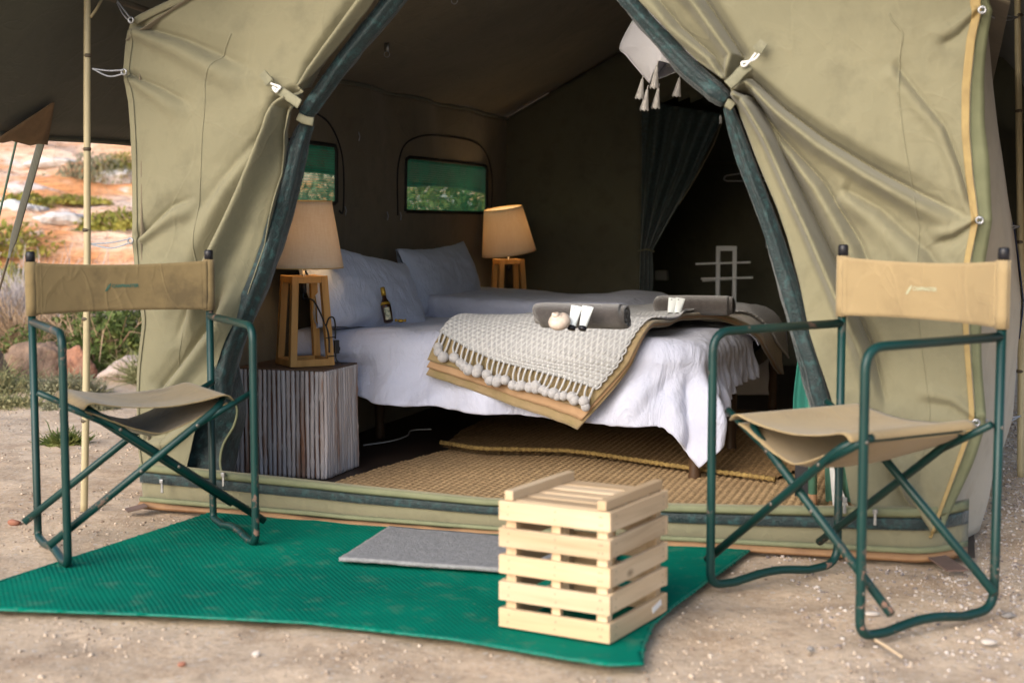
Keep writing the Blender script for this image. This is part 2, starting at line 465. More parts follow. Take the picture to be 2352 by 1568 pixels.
hx = np.r_[np.linspace(-90, -14, 50), np.linspace(-13.6, 8, 170), np.linspace(8.6, 90, 50)]; hy = np.r_[np.linspace(9.2, 32, 170), np.linspace(32.6, 100, 60)]
HX, HY = np.meshgrid(hx, hy, indexing='ij')
tag(link('hill', mesh_from('hill', np.stack([HX, HY, hill_z(HX, HY)], -1).reshape(-1, 3), quadF(*HX.shape), M['hill'])), 'sunlit orange and white sandstone hillside', kind='structure')

# ------------------------------------------------------------------ the canvas tent
tent = Thing('canvas_tent', 'olive canvas safari tent with its front flaps tied back', 'tent', (1.3, 0, 0))
TENT_W, TENT_D, EAVE, RIDGE = 2.62, 3.90, 1.56, 2.24
g = Geo(); aa = np.linspace(0, TENT_W, 30); uu = np.linspace(.03, TENT_D + 1.5, 40)
A2, U2 = np.meshgrid(aa, uu, indexing='ij')
tent.part('groundsheet', (np.stack([A2, U2, .010 + .006 * fbm(A2 * 3, U2 * 3, 2)], -1).reshape(-1, 3), quadF(*A2.shape)), M['groundsheet'], smooth=True)

# left wall with two netted windows
WIN = [(.70, 1.53, 1.03, 1.277), (2.352, 3.56, 1.004, 1.266)]
wu = np.unique(np.r_[np.linspace(0, TENT_D + .04, 120), [k for w in WIN for k in w[:2]]]); wz = np.unique(np.r_[np.linspace(0, EAVE, 56), [k for w in WIN for k in w[2:]]])
WU, WZ = np.meshgrid(wu, wz, indexing='ij')
def lwall(u, z):
    u = np.asarray(u, float); z = np.asarray(z, float)
    bulge = -.025 * np.sin(np.pi * np.clip(z / EAVE, 0, 1))
    fold = .030 * fbm(u * 3.2 + z * 1.4, z * .8, 61, 4) + .012 * np.sin(u * 9 + 3 * z) * np.clip((z - 1.25) / .3, 0, 1)
    return bulge * np.clip((TENT_D - u) * 3, 0, 1) + fold * np.clip(z * 3, 0, 1) * np.clip((TENT_D - u) * 4, 0, 1)
cu = (wu[:-1] + wu[1:]) / 2; cz = (wz[:-1] + wz[1:]) / 2
CU, CZ = np.meshgrid(cu, cz, indexing='ij'); keep = np.ones(CU.shape, bool)
for w in WIN: keep &= ~((CU > w[0]) & (CU < w[1]) & (CZ > w[2]) & (CZ < w[3]))
tent.part('side_wall', (np.stack([lwall(WU, WZ), WU, WZ], -1).reshape(-1, 3), quadF(*WU.shape, keep)), M['canvas_in'], smooth=True, solid=.004)
M['window_net'] = netting('green window netting', (.015, .20, .135), .56, .011, axes=(1, 2))
for w in WIN:
    ring = np.array([(u, z) for u, z in [(w[0], w[2]), (w[0], w[3]), (w[1], w[3]), (w[1], w[2]), (w[0], w[2])]])
    ring = resample(ring, 60)
    pts = np.stack([lwall(ring[:, 0], ring[:, 1]) + .004, ring[:, 0], ring[:, 1]], 1)
    win = tent.part('window', Geo().tube(pts, .009, 6, False), M['dark'], smooth=True)
    u_, z_ = np.meshgrid(np.linspace(w[0], w[1], 40), np.linspace(w[2], w[3], 14), indexing='ij')
    tent.part('window_netting', (np.stack([lwall(u_, z_) + .01 * fbm(u_ * 9, z_ * 2, 71), u_, z_], -1).reshape(-1, 3), quadF(*u_.shape)), M['window_net'], win, smooth=True)
    arch = catmull([(w[0] - .10, w[2] - .02), (w[0] - .09, w[3] - .02), (w[0] + .10, w[3] + .10), ((w[0] + w[1]) / 2, w[3] + .13), (w[1] - .10, w[3] + .10), (w[1] + .07, w[3] - .04), (w[1] + .075, w[2] - .02), (w[1] + .03, w[2] - .03)], 60)
    tent.part('window_zip', Geo().tube(np.stack([lwall(arch[:, 0], arch[:, 1]) + .004, arch[:, 0], arch[:, 1]], 1), .0045, 5), M['dark'], win, smooth=True)
    # storm flap, folded up into a valance outside the top of the netting
    u_, z_ = np.meshgrid(np.linspace(w[0] - .05, w[1] + .05, 20), np.linspace(w[3] - .015, w[3] + .03, 4), indexing='ij')
    tent.part('storm_flap', (np.stack([lwall(u_, z_) - .03, u_, z_], -1).reshape(-1, 3), quadF(*u_.shape)), M['canvas_in'], win, smooth=True)
# eave seam, toggles and rings
es = np.linspace(0, TENT_D, 40)
tent.part('eave_seam', Geo().tube(np.stack([lwall(es, es * 0 + EAVE - .01) + .008, es, es * 0 + EAVE - .006 + .008 * fbm(es * 3, es * 0, 8)], 1), .010, 6), M['canvas_rear'], smooth=True)
for u, z in [(1.75, 1.33), (2.1, .98), (3.75, 1.0), (1.62, 1.0), (1.9, .70), (2.28, .98)]:
    x = float(lwall(u, z)) + .006
    tent.part('toggle', Geo().tube([(x, u, z + .02), (x + .004, u + .004, z), (x, u + .002, z - .02)], .0028, 5), M['cord_grey'], smooth=True)

# roof
for s in (0, 1):
    ru = np.linspace(-.02, TENT_D, 50); rk = np.linspace(0, 1, 24); RU, RK = np.meshgrid(ru, rk, indexing='ij')
    half = TENT_W / 2
    RA = (-.05 + (half + .05) * RK) if s == 0 else (TENT_W + .05 - (half + .05) * RK)
    RZ = EAVE - .02 + (RIDGE - EAVE + .02) * RK - .05 * np.sin(np.pi * RK) * np.sin(np.pi * np.clip(RU / TENT_D, 0, 1)) + .018 * fbm(RU * 2, RK * 3, 91 + s, 4)
    tent.part('roof_panel', (np.stack([RA, RU, RZ], -1).reshape(-1, 3), quadF(*RU.shape)), M['canvas_in'], smooth=True, solid=.004)
for a, u, z in [(.72, 1.0, 1.80), (.30, 1.35, 1.655)]:
    r_ = np.array([(a + .012 * math.cos(t), u, z - .02 + .012 * math.sin(t)) for t in np.linspace(0, 2 * math.pi, 14)])
    tent.part('ceiling_ring', Geo().tube(r_, .0022, 5, False).box((a, u, z + .008), (.02, .005, .035)), M['steel'], smooth=True)

# rear wall with a doorway, and the dark bathroom annexe behind it
DOOR = (.81, 1.80, 0.02, 1.64)
ra = np.unique(np.r_[np.linspace(-.05, TENT_W + .05, 80), DOOR[:2]]); rk = np.unique(np.r_[np.linspace(0, 1, 60)]); RA, RK = np.meshgrid(ra, rk, indexing='ij')
top = EAVE + (RIDGE - EAVE) * (1 - np.abs(RA - TENT_W / 2) / (TENT_W / 2))
RZ = RK * top
ca = (RA[:-1, :-1] + RA[1:, 1:]) / 2; czz = (RZ[:-1, :-1] + RZ[1:, 1:]) / 2
keep = ~((ca > DOOR[0]) & (ca < DOOR[1]) & (czz < DOOR[3]))
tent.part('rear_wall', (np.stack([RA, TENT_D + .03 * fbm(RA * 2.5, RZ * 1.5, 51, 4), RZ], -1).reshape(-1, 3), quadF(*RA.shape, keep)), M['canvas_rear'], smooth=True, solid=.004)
g = Geo(); u0, u1 = TENT_D + .05, TENT_D + 1.45
for p in [((.25, u0), (.25, u1)), ((.25, u1), (2.5, u1)), ((2.5, u1), (2.5, u0))]:
    s = np.linspace(0, 1, 30); zz = np.linspace(0, 1.95, 20); S_, Z_ = np.meshgrid(s, zz, indexing='ij')
    g.grid(np.stack([p[0][0] + (p[1][0] - p[0][0]) * S_ + .02 * fbm(S_ * 6, Z_ * 2, 5), p[0][1] + (p[1][1] - p[0][1]) * S_ + .02 * fbm(S_ * 6, Z_ * 2, 6), Z_], -1))
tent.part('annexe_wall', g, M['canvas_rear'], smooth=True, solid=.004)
tent.part('dark_backing', Geo().grid(np.array([[(a, u0 + .01 * math.sin(a * 30), z) for z in np.linspace(.32, 1.95, 8)] for a in np.linspace(2.60, 3.30, 12)])), M['canvas_fly'], smooth=True, solid=.004)  # added loose panel that keeps the gap beyond the right wall dark
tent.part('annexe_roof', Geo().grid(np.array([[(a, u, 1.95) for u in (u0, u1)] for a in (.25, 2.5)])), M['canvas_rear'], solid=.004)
# gathered netting curtain in the doorway
du = TENT_D - .03
def front_px(pts, u): return np.array([on_u(x, y, u)[[0, 2]] for x, y in pts])
Lc = resample(front_px([(1474, 232), (1473, 420), (1470, 575), (1466, 720), (1463, 800)], du), 50)
Rc = resample(front_px([(1662, 262), (1600, 400), (1500, 575), (1502, 640), (1500, 800)], du), 50)
s = np.linspace(0, 1, 40); P = np.zeros((50, 40, 3))
for i in range(50):
    P[i, :, 0] = Lc[i, 0] + (Rc[i, 0] - Lc[i, 0]) * s; P[i, :, 2] = Lc[i, 1] + (Rc[i, 1] - Lc[i, 1]) * s
    P[i, :, 1] = du + .018 * np.sin(s * 22 + i * .05) + .02 * fbm(s * 8, s * 0 + i * .1, 4)
M['net_dark'] = simple('dark green netting', (.007, .018, .020), .55, (.020, .050, .055), 70, .42, .62, bsc=140, bst=.5, bd=.004, spec=.5, sheen=.4, detail=6)
cur = tent.part('door_curtain', Geo().grid(P), M['net_dark'], smooth=True, solid=.003)
tent.part('curtain_tie', Geo().tube([(*on_u(1466, 577, du - .02),), (*on_u(1485, 572, du - .04),), (*on_u(1503, 578, du - .02),)], .012, 6, flat=.4), M['webbing'], cur, smooth=True)
e1 = front_px([(1665, 262), (1640, 330), (1600, 405), (1560, 470)], du - .02); e2 = front_px([(1668, 262), (1690, 340), (1720, 400), (1760, 470)], du - .02)
tent.part('door_tape', Geo().tube([(a, du - .02, z) for a, z in e1], .012, 6, flat=.3).tube([(a, du - .02, z) for a, z in e2], .010, 6, flat=.3), M['canvas_in'], smooth=True)
tent.part('zip_pull', Geo().box(on_u(1655, 275, du - .03), (.012, .006, .045)), M['steel'])

# ------------------------------------------------------------------ front flaps, tied back; folds run out from the straps
def ctrl(pts, n):
    p = np.array(pts, float); t = np.linspace(0, len(p) - 1, n); q = np.stack([np.interp(t, np.arange(len(p)), p[:, j]) for j in (0, 1)], 1)
    for _ in range(10): q[1:-1] = (q[:-2] + 2 * q[1:-1] + q[2:]) / 4
    return q
def flap(inner, outer, folds, n=300, k=220, seed=0, base_bulge=.0):
    I, Oo = ctrl(inner, n), ctrl(outer, n)
    s = np.linspace(0, 1, k)[None, :, None]
    PX = I[:, None, :] * (1 - s) + Oo[:, None, :] * s
    X, Y = PX[..., 0], PX[..., 1]
    D = .020 * fbm(X / 260, Y / 260, seed, 3) + .010 * fbm(X / 55, Y / 75, seed + 3, 4)
    for pts, w0, w1, amp, side in folds:
        d, t = poly_dist(X, Y, pts)
        d = d * side
        w = w0 + (w1 - w0) * t
        fade = np.clip(t / .06, 0, 1) * np.clip((1 - t) / .25, 0, 1)
        fade = np.where((t <= 0) | (t >= 1), 0, fade)
        D = D + amp * 1.7 * fade * (-.8 * np.exp(-(d / (.65 * w)) ** 2) - .45 * np.exp(-((d + .9 * w) / (1.3 * w)) ** 2) + .95 * np.exp(-((d - 1.7 * w) / (1.35 * w)) ** 2))
    V = np.zeros(X.shape + (3,))
    # intersect the sight lines with the front plane u = 0, then push in or out along it
    dx = (X - 1176) / FPX; dy = -(Y - 784) / FPX
    dirs = np.stack([dx, _F[1] + dy * _U[1], _F[2] + dy * _U[2]], -1)
    kk = (0 - (_C - TO) @ TN) / (dirs @ TN)
    Wp = _C + dirs * kk[..., None] - TO
    V[..., 0] = Wp @ TA; V[..., 1] = -D; V[..., 2] = np.maximum(Wp[..., 2], .02)
    return V, X, Y
Lin = [(1150, -330), (985, -150), (847, 29), (768, 128), (689, 222), (672, 280), (655, 336), (634, 462), (609, 546), (571, 660), (509, 795), (446, 996), (420, 1112)]
Lout = [(1150, -332), (640, -110), (303, 44), (290, 110), (285, 165), (297, 235), (302, 310), (305, 440), (303, 555), (329, 732), (318, 840), (315, 1000), (338, 1145)]
Lf = [([(690, 205), (640, 235), (621, 294), (588, 365), (550, 441), (483, 575), (430, 690), (400, 800)], 7, 17, .055, -1),
      ([(690, 205), (714, 155), (823, 0), (930, -130)], 6, 14, .042, 1),
      ([(672, 235), (655, 300), (640, 400), (600, 560), (545, 720), (470, 930)], 6, 13, .022, -1),
      ([(306, 56), (420, 92), (588, 168)], 9, 22, .016, 1),
      ([(312, 550), (345, 515), (390, 475), (450, 450)], 5, 16, .014, 1),
      ([(292, 168), (370, 205), (450, 250)], 5, 18, .009, 1),
      ([(360, 900), (400, 850), (480, 745), (520, 640)], 12, 16, .022, 1),
      ([(660, 225), (600, 300), (500, 420), (400, 560)], 10, 26, .012, -1),
      ([(330, 1010), (380, 1000), (430, 960)], 8, 12, .012, 1)]
V, X, Y = flap(Lin, Lout, Lf, seed=101)
lf = tent.part('front_flap', (V.reshape(-1, 3), quadF(*X.shape)), M['canvas'], smooth=True, solid=.003)
VL = V
Rin = [(1150, -330), (1320, -150), (1467, 0), (1599, 138), (1676, 192), (1679, 212), (1700, 273), (1742, 378), (1784, 474), (1809, 546), (1838, 655), (1858, 762), (1909, 914), (1935, 1040), (1955, 1158)]
Rout = [(1150, -332), (1750, -170), (2256, -40), (2252, 5), (2254, 25), (2240, 90), (2228, 200), (2226, 300), (2234, 400), (2248, 506), (2226, 610), (2225, 760), (2240, 968), (2195, 1090), (2140, 1235)]
Rf = [([(1676, 195), (1700, 126), (1616, 0), (1500, -130)], 6, 15, .040, -1),
      ([(1676, 200), (1720, 176), (1800, 250), (1890, 318), (2000, 385), (2120, 450), (2240, 508)], 6, 17, .042, 1),
      ([(1680, 205), (1722, 218), (1776, 312), (1825, 415), (1880, 530), (1930, 640), (2000, 800), (2040, 950)], 6, 14, .055, 1),
      ([(1682, 205), (1740, 245), (1790, 310), (1890, 420), (1975, 560), (2030, 700)], 6, 16, .024, 1),
      ([(1680, 210), (1705, 290), (1745, 420), (1800, 600), (1850, 780)], 5, 12, .020, 1),
      ([(1676, 190), (1640, 130), (1560, 60), (1470, -50)], 5, 12, .020, -1),
      ([(2050, 140), (2100, 205), (2170, 290), (2205, 380), (2225, 460), (2245, 508)], 14, 7, .009, 1),
      ([(2252, 22), (2200, 80), (2150, 110)], 5, 16, .007, 1),
      ([(2246, 506), (2190, 545), (2140, 560)], 4, 12, .009, 1),
      ([(2240, 968), (2180, 930), (2100, 920)], 5, 14, .009, 1),
      ([(1930, 430), (2020, 480), (2130, 580), (2200, 680)], 14, 24, .014, 1),
      ([(2140, 1230), (2080, 1150), (2030, 1050)], 8, 18, .022, 1),
      ([(1985, 1190), (2060, 1205), (2140, 1230)], 6, 10, .014, 1)]
V, X, Y = flap(Rin, Rout, Rf, seed=131)
rf = tent.part('front_flap', (V.reshape(-1, 3), quadF(*X.shape)), M['canvas'], smooth=True, solid=.003)
VR = V
# right wall: runs back from the outer edge of the flap, bulging outwards, pale outside
_e = VR[58:300, 219]; _o = np.argsort(_e[:, 2])
def rwall(u, z):
    u = np.asarray(u, float); z = np.asarray(z, float)
    ea = np.interp(z, _e[_o, 2], _e[_o, 0])
    bul = np.interp(z, [0, .1, .3, .65, .96, 1.26, EAVE], [.02, .075, .135, .160, .115, .055, .0]) * np.sin(np.pi * np.clip(u / 3.6, 0, 1)) ** .6
    bul = bul + .035 * fbm(u * 2.6, z * 1.1, 81, 4) + .010 * np.sin(u * 7 + z * 5) * np.clip(1.3 - z, 0, 1)
    k = np.clip(u / .45, 0, 1); k = k * k * (3 - 2 * k)
    return ea + (TENT_W + bul - ea) * k
WU, WZ = np.meshgrid(np.r_[np.linspace(0, .5, 24), np.linspace(.54, TENT_D + .04, 60)], np.linspace(.01, EAVE, 60), indexing='ij')
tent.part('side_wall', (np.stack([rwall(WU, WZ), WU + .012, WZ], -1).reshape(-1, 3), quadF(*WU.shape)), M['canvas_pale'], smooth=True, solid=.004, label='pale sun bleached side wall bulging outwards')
u_, z_ = np.meshgrid(np.linspace(1.45, 2.3, 20), np.linspace(.52, .95, 10), indexing='ij')
tent.part('window_cover', (np.stack([rwall(u_, z_) + .010, u_, z_], -1).reshape(-1, 3), quadF(*u_.shape)), simple('navy canvas', (.03, .04, .085), .8), smooth=True, solid=.004)

# tape down the outer edge of both flaps
def edge_strip(Vv, k0, k1, lift, rows, mat, par, name):
    Q = Vv[rows, k0:k1].copy(); Q[..., 1] -= lift
    tent.part(name, Geo().grid(Q), mat, par, smooth=True, solid=.002)
rows = slice(70, 230)
edge_strip(VR, 211, 220, .006, slice(58, 300), M['tan_tape'], rf, 'edge_tape')
edge_strip(VL, 212, 220, .005, slice(60, 300), M['canvas'], lf, 'edge_tape')
edge_strip(VL, 118, 121, .0022, slice(62, 298), M['canvas'], lf, 'seam')
edge_strip(VR, 150, 153, .0022, slice(60, 298), M['canvas'], rf, 'seam')
nr = 242; t = np.linspace(0, 1, nr); ed = VR[58:300, 219]
wv = .012 + .020 * (vnoise(t * 9, t * 0, 5)) 
Q = np.stack([np.stack([ed[:, 0] + wv * q, ed[:, 1] + .012 + .01 * q, ed[:, 2]], 1) for q in (0, .5, 1, 1.6)], 1)
tent.part('side_tape', Geo().grid(Q), M['green_tape'], rf, smooth=True, solid=.002)
# top binding of the gable on the left
Q = VL[0:51, 219].copy(); Q[:, 1] -= .006; Q[:, 2] -= .012
tent.part('edge_binding', Geo().tube(Q, .013, 8, True, .35, (0, 1, 0)), M['canvas'], lf, smooth=True)

# rolled-up netting doors beside the flaps
def roll(pxs, r, u, name, par, seed, flat=.75):
    p = catmull([(*on_u(x, y, u),) for x, y in pxs], 90)
    rr = np.interp(np.linspace(0, 1, 90), np.linspace(0, 1, len(r)), r)
    g = Geo().tube(p, rr, 22, True, flat)
    Vv = g.verts(); n = 22
    ii = np.repeat(np.arange(90), n); kk = np.tile(np.arange(n), 90)
    ctr = p[ii]; d = Vv - ctr
    lump = 1 + .45 * fbm(ii / 9.0, kk / 3.2 + ii * .03, seed, 3) + .14 * np.sin(kk * 1.7 + ii * .07) + .25 * fbm(ii / 30.0, kk / 1.6, seed + 4, 2)
    Vv = ctr + d * lump[:, None]
    return tent.part(name, (Vv, g.F), M['roll'], par, smooth=True)
roll([(1000, -150), (960, -70), (890, 22), (800, 128), (722, 235), (700, 262)], [.035, .036, .037, .036, .033, .030], .045, 'netting_roll', lf, 7)
roll([(705, 282), (684, 340), (662, 430), (628, 545), (590, 660), (540, 770), (516, 850), (510, 905)], [.026, .038, .042, .044, .044, .046, .048, .040], .055, 'netting_roll', lf, 9)
roll([(1330, -150), (1400, -60), (1450, 10), (1525, 96), (1590, 165), (1648, 215), (1668, 232)], [.030, .031, .032, .034, .038, .036, .026], .045, 'netting_roll', rf, 12)
roll([(1672, 246), (1690, 300), (1722, 395), (1762, 500), (1792, 590), (1822, 690), (1850, 790), (1882, 900), (1900, 960)], [.018, .026, .031, .034, .036, .038, .040, .042, .040], .06, 'netting_roll', rf, 15)
# loose lower part of the left netting door, with its pale piping
sp = catmull([(*on_u(x, y, uo),) for x, y, uo in [(500, 868, .04), (525, 905, .06), (546, 935, .09), (540, 975, .10), (515, 1020, .09), (508, 1065, .07), (520, 1112, .05)]], 50)
sp2 = catmull([(*on_u(x, y, uo),) for x, y, uo in [(540, 800, .12), (556, 880, .15), (566, 935, .16), (560, 985, .17), (548, 1030, .16), (540, 1070, .14), (536, 1112, .12)]], 50)
sp0 = catmull([(*on_u(x, y, uo),) for x, y, uo in [(470, 900, .06), (455, 940, .06), (445, 990, .06), (440, 1030, .05), (432, 1060, .05), (428, 1080, .05), (425, 1112, .04)]], 50)
k = np.linspace(0, 1, 16)[None, :, None]
Q = np.concatenate([sp0[:, None] * (1 - k) + sp[:, None] * k, sp[:, None] * (1 - k) + sp2[:, None] * k], 1)
Q[..., 1] += .02 * fbm(np.arange(50)[:, None] / 9 + np.zeros((1, 32)), np.arange(32)[None, :] / 6 + np.zeros((50, 1)), 77)
nd = tent.part('netting_door', Geo().grid(Q), M['roll'], smooth=True, solid=.003)
tent.part('piping', Geo().tube(sp - np.array([0, .006, 0]), .0045, 6), M['green_tape'], nd, smooth=True)

# straps with toggles
def strap(band, tab, par, cord):
    b = [on_u(x, y, -.06 - .01 * k) for k, (x, y) in enumerate(band)]
    st = tent.part('tie_strap', Geo().tube(catmull(b, 14), .016, 8, True, .16, (0, 1, 0)), M['webbing'], par, smooth=True)
    t0, t1 = [on_u(x, y, -.035) for x, y in tab]
    tent.part('strap_tab', Geo().bar(t0 - (t1 - t0) * .2, t1, .026, .006, (0, 1, 0)).bar(t0 + (t1 - t0) * .55, t0 + (t1 - t0) * .9, .030, .012, (0, 1, 0)), M['webbing'], st)
    c = catmull([on_u(x, y, -.078) for x, y in cord], 24)
    tent.part('toggle_cord', Geo().tube(c, .0035, 6), M['cord_white'], st, smooth=True)
strap([(628, 200), (650, 214), (672, 228), (688, 240)], [(606, 172), (622, 192)], lf, [(622, 192), (640, 200), (634, 212), (626, 200), (638, 206), (644, 200), (634, 196)])
strap([(1722, 150), (1704, 164), (1688, 182), (1672, 196)], [(1752, 100), (1738, 118)], rf, [(1736, 122), (1716, 148), (1706, 152), (1704, 144), (1716, 142), (1734, 136), (1744, 124)])
for pxs in ([(684, 268), (700, 276), (720, 280)], [(1668, 236), (1676, 240), (1684, 246)]):
    tent.part('roll_tie', Geo().tube(catmull([on_u(x, y, .0) for x, y in pxs], 10), .014, 8, True, .35, (0, 1, 0)), M['webbing'], lf if pxs[0][0] < 1000 else rf, smooth=True)

# grommets and lacing cords out to the poles
pL = on_z(193, 1165); pR = on_z(2344, 1086)
def lace(px, target, par, sag=.01):
    p = on_u(*px, -.035)
    r_ = np.array([(p[0] + .009 * math.cos(t), p[1] - .006, p[2] + .009 * math.sin(t)) for t in np.linspace(0, 2 * math.pi, 16)])
    tent.part('grommet', Geo().tube(r_, .0035, 6, False), M['steel'], par, smooth=True)
    q = np.array(target)
    for off in (-.006, .006):
        mid = (p + q) / 2 + np.array([0, 0, -sag + off * 1.5])
        tent.part('lacing_cord', Geo().tube(catmull([p + np.array([0, -.01, off]), mid, q], 14), .0028, 5), M['cord_grey'], par, smooth=True)
lace((303, 47), tl(on_Y(262, -8, 4.9)), lf)
lace((287, 166), tl(on_Y(212, 158, 4.705)), lf)
lace((302, 553), tl(on_Y(206, 560, 4.705)), lf)
lace((2256, 24), tl(on_Y(2338, 40, 5.34)), rf)
lace((2250, 506), tl(on_Y(2342, 520, 5.34)), rf)
lace((2242, 970), tl(on_Y(2344, 955, 5.34)), rf)

# sill across the doorway: bottom wall, netting strip, top band, groundsheet edge
sa = np.linspace(-.03, 2.60, 140)
def sill_u(a, z): return np.clip((a - 2.44) / .16, 0, 1) ** 2 * .13 -.045 * np.sin(np.pi * np.clip(a / 2.55, 0, 1)) + .02 * fbm(a * 4, a * 0 + 1.3, 23, 3) * (1 - z / .2)
# heights from photo: the sill is taller at the left
ht = np.interp(sa, [0, .5, 1.2, 2.0, 2.6], [.150, .135, .112, .135, .16])
def sill_strip(name, f0, f1, mat, off, wav=0.0, m=7, seed=0):
    P = np.zeros((len(sa), m, 3))
    for j, q in enumerate(np.linspace(0, 1, m)):
        zz = (f0(sa) * (1 - q) + f1(sa) * q)
        P[:, j, 0] = sa; P[:, j, 2] = zz
        P[:, j, 1] = sill_u(sa, zz) - off - wav * np.sin(np.pi * q) * (1 + 1.2 * fbm(sa * 5, sa * 0 + q, seed, 2))
    return tent.part(name, Geo().grid(P), mat, sill, smooth=True, solid=.002)
sill = None
sill = sill_strip('door_sill', lambda a: a * 0 + .016, lambda a: ht * 1.0, M['canvas'], .0, .012, 12, 31)
sill_strip('netting_strip', lambda a: ht * .58, lambda a: ht * .81, M['roll'], .022, .002, 6, 33)
sill_strip('top_band', lambda a: ht * .83, lambda a: ht * 1.0, M['green_tape'], .028, .004, 4, 35)
sill_strip('hem', lambda a: ht * .15, lambda a: ht * .27, M['green_tape'], .024, .006, 5, 37)
sill_strip('groundsheet_edge', lambda a: a * 0 + .0, lambda a: ht * .15 + .010 * fbm(a * 6, a * 0, 39), M['sheet_edge'], .026, .016, 6, 39)
for x, y, uo in [(372, 1120, -.06), (513, 1105, -.06), (1940, 1165, -.06), (2010, 1192, -.07)]:
    p = on_u(x, y, uo)
    tent.part('zip_pull', Geo().box(p, (.010, .006, .034), taper=.8).box(p + np.array([0, 0, .022]), (.014, .012, .014)), M['steel'], sill, bevel=.002)
# peg tabs at the two front corners
for p0, p1 in (((335, 1160), (290, 1172)), ((2128, 1262), (2200, 1310))):
    a0, a1 = tl(on_z(*p0, .02)), tl(on_z(*p1, .008))
    tent.part('peg_tab', Geo().bar(a0, a1, .06, .004), simple('leather tab', (.16, .10, .08), .8, (.12, .08, .06), 20))

# ------------------------------------------------------------------ flysheet over the tent
fly = Thing('flysheet', 'dark olive flysheet stretched over the tent roof', 'flysheet', (1.3, 0, 0))
FU0, FU1 = -.60, 5.6
fu = np.linspace(FU0, FU1, 90); fk = np.linspace(0, 1, 60)
FUU, FKK = np.meshgrid(fu, fk, indexing='ij')
def fly_edge_z(u): return np.interp(u, [-.6, .25, 1, 2.8, 4.2, 6], [1.275, 1.262, 1.245, 1.19, 1.165, 1.17]) + .030 * np.abs(np.sin((u - .25) * math.pi / 1.75)) ** 1.3
FA = np.where(FKK < .5, -.67 + (1.31 + .67) * FKK * 2, 1.31 + (3.29 - 1.31) * (FKK - .5) * 2)
fz_e = np.where(FKK < .5, fly_edge_z(FUU), .80 + .05 * np.abs(np.sin(FUU * 1.8)))
frac = 1 - np.abs(FKK - .5) * 2
FZ = np.where(frac < .25, fz_e + (1.80 - fz_e) * frac / .25, 1.80 + .72 * (frac - .25) / .75) - .03 * np.sin(np.pi * np.clip(frac / .25, 0, 1)) + .02 * fbm(FUU * 1.5, FKK * 6, 201, 4)
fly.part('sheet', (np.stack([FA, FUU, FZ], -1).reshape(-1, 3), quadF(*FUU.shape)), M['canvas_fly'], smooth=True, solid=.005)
ez = np.stack([fu * 0 - .67, fu, fly_edge_z(fu) - .004], 1)
fly.part('hem', Geo().tube(ez, .012, 6), M['canvas_rear'], smooth=True)
M['patch'] = simple('brown canvas patch', (.20, .125, .065), .85, (.15, .095, .05), 18, bsc=60, bst=.3)
gp = on_a(38, 303, -.672); zc = float(fly_edge_z(np.array(gp[1])))
tri = []
for i in range(11):
    q = i / 10
    for j in range(7):
        w_ = (j / 6 - .5)
        up = .20 * q
        tri.append((-.655 + up * .70 , gp[1] + w_ * (.30 * (1 - q) + .01), zc + up * .70 - .030 + .006 * math.sin(w_ * 26) * (1 - q)))
fly.part('corner_patch', Geo().grid(np.array(tri).reshape(11, 7, 3)), M['patch'], smooth=True, solid=.003)
fly.part('grommet', Geo().ball((-.665, gp[1], zc - .0), .013, 10, 7), M['steel'], smooth=True)
GP = tw(-.67, gp[1], zc - .008)
# guy lines on the left
single('guy_rope', 'thin green guy rope running down from the brown patch', 'rope', GP, Geo().tube([GP, GP + (on_z(-120, 1010) - GP)], .0045, 6), simple('green rope', (.05, .09, .06), .7), frame='world', smooth=True)
s0 = on_a(97, 318, -.67); s0[2] = float(fly_edge_z(np.array(s0[1]))) - .004; S0 = tw(*s0); S1 = on_z(-85, 960); sm = S0 + (S1 - S0) * .36
gl = Thing('guy_line', 'wide dark strap and cord holding down the flysheet', 'guy line', S1, 'world')
gl.part('strap', Geo().tube(resample([S0, S0 + (sm - S0) * .8, sm], 12), [.019] * 10 + [.012, .005], 8, True, .15, (0.3, 1, 0)), M['canvas_fly'], smooth=True)
gl.part('cord', Geo().tube([sm, S1], .005, 6), M['cane'], smooth=True)
# poles
def bamboo(name, label, foot, top, r, nodesz):
    foot, top = np.array(foot, float), np.array(top, float)
    t = Thing(name, label, 'pole', foot, 'world', 'poles holding up the canvas')
    n = 60; p = foot + (top - foot) * np.linspace(-.01, 1, n)[:, None]
    p[:, 0] += .004 * np.sin(np.linspace(0, 5, n))
    t.part('cane', Geo().tube(p, r * (1 - .12 * np.linspace(0, 1, n)), 12), M['bamboo'], smooth=True)
    for q in nodesz:
        c = foot + (top - foot) * q
        t.part('node', Geo().tube([c - (0, 0, .006), c, c + (0, 0, .006)], [r * .98, r * 1.12, r * .98], 12), M['cane'], smooth=True)
    return t
tL = on_Y(203, 0, pL[1]); bamboo('bamboo_pole', 'pale bamboo pole left of the tent opening', pL, pL + (tL - pL) * 1.13, .0125, [.155, .335, .49, .63, .79, .915])
bamboo('bamboo_pole', 'yellow bamboo pole right of the tent at the picture edge', pR, pR + (on_Y(2340, 0, pR[1]) - pR) * 1.1, .0135, [.2, .45, .7, .88])
c0, c1 = on_Y(236, -10, 4.80), on_Y(346, 27, 5.05)
single('tent_pole', 'dark steel pole lying along the top of the left flap', 'pole', c0, Geo().tube([c0 + (c0 - c1) * .2, c1 + (c1 - c0) * 3], .011, 10), M['cane'], frame='world', smooth=True)
single('tie_cord', 'short tan cord knotted to the left bamboo pole', 'cord', tL, Geo().tube(catmull([on_Y(208, 40, 4.70), on_Y(222, 20, 4.72), on_Y(236, -6, 4.79)], 12), .005, 6), simple('tan cord', (.40, .32, .18), .8), frame='world', smooth=True)

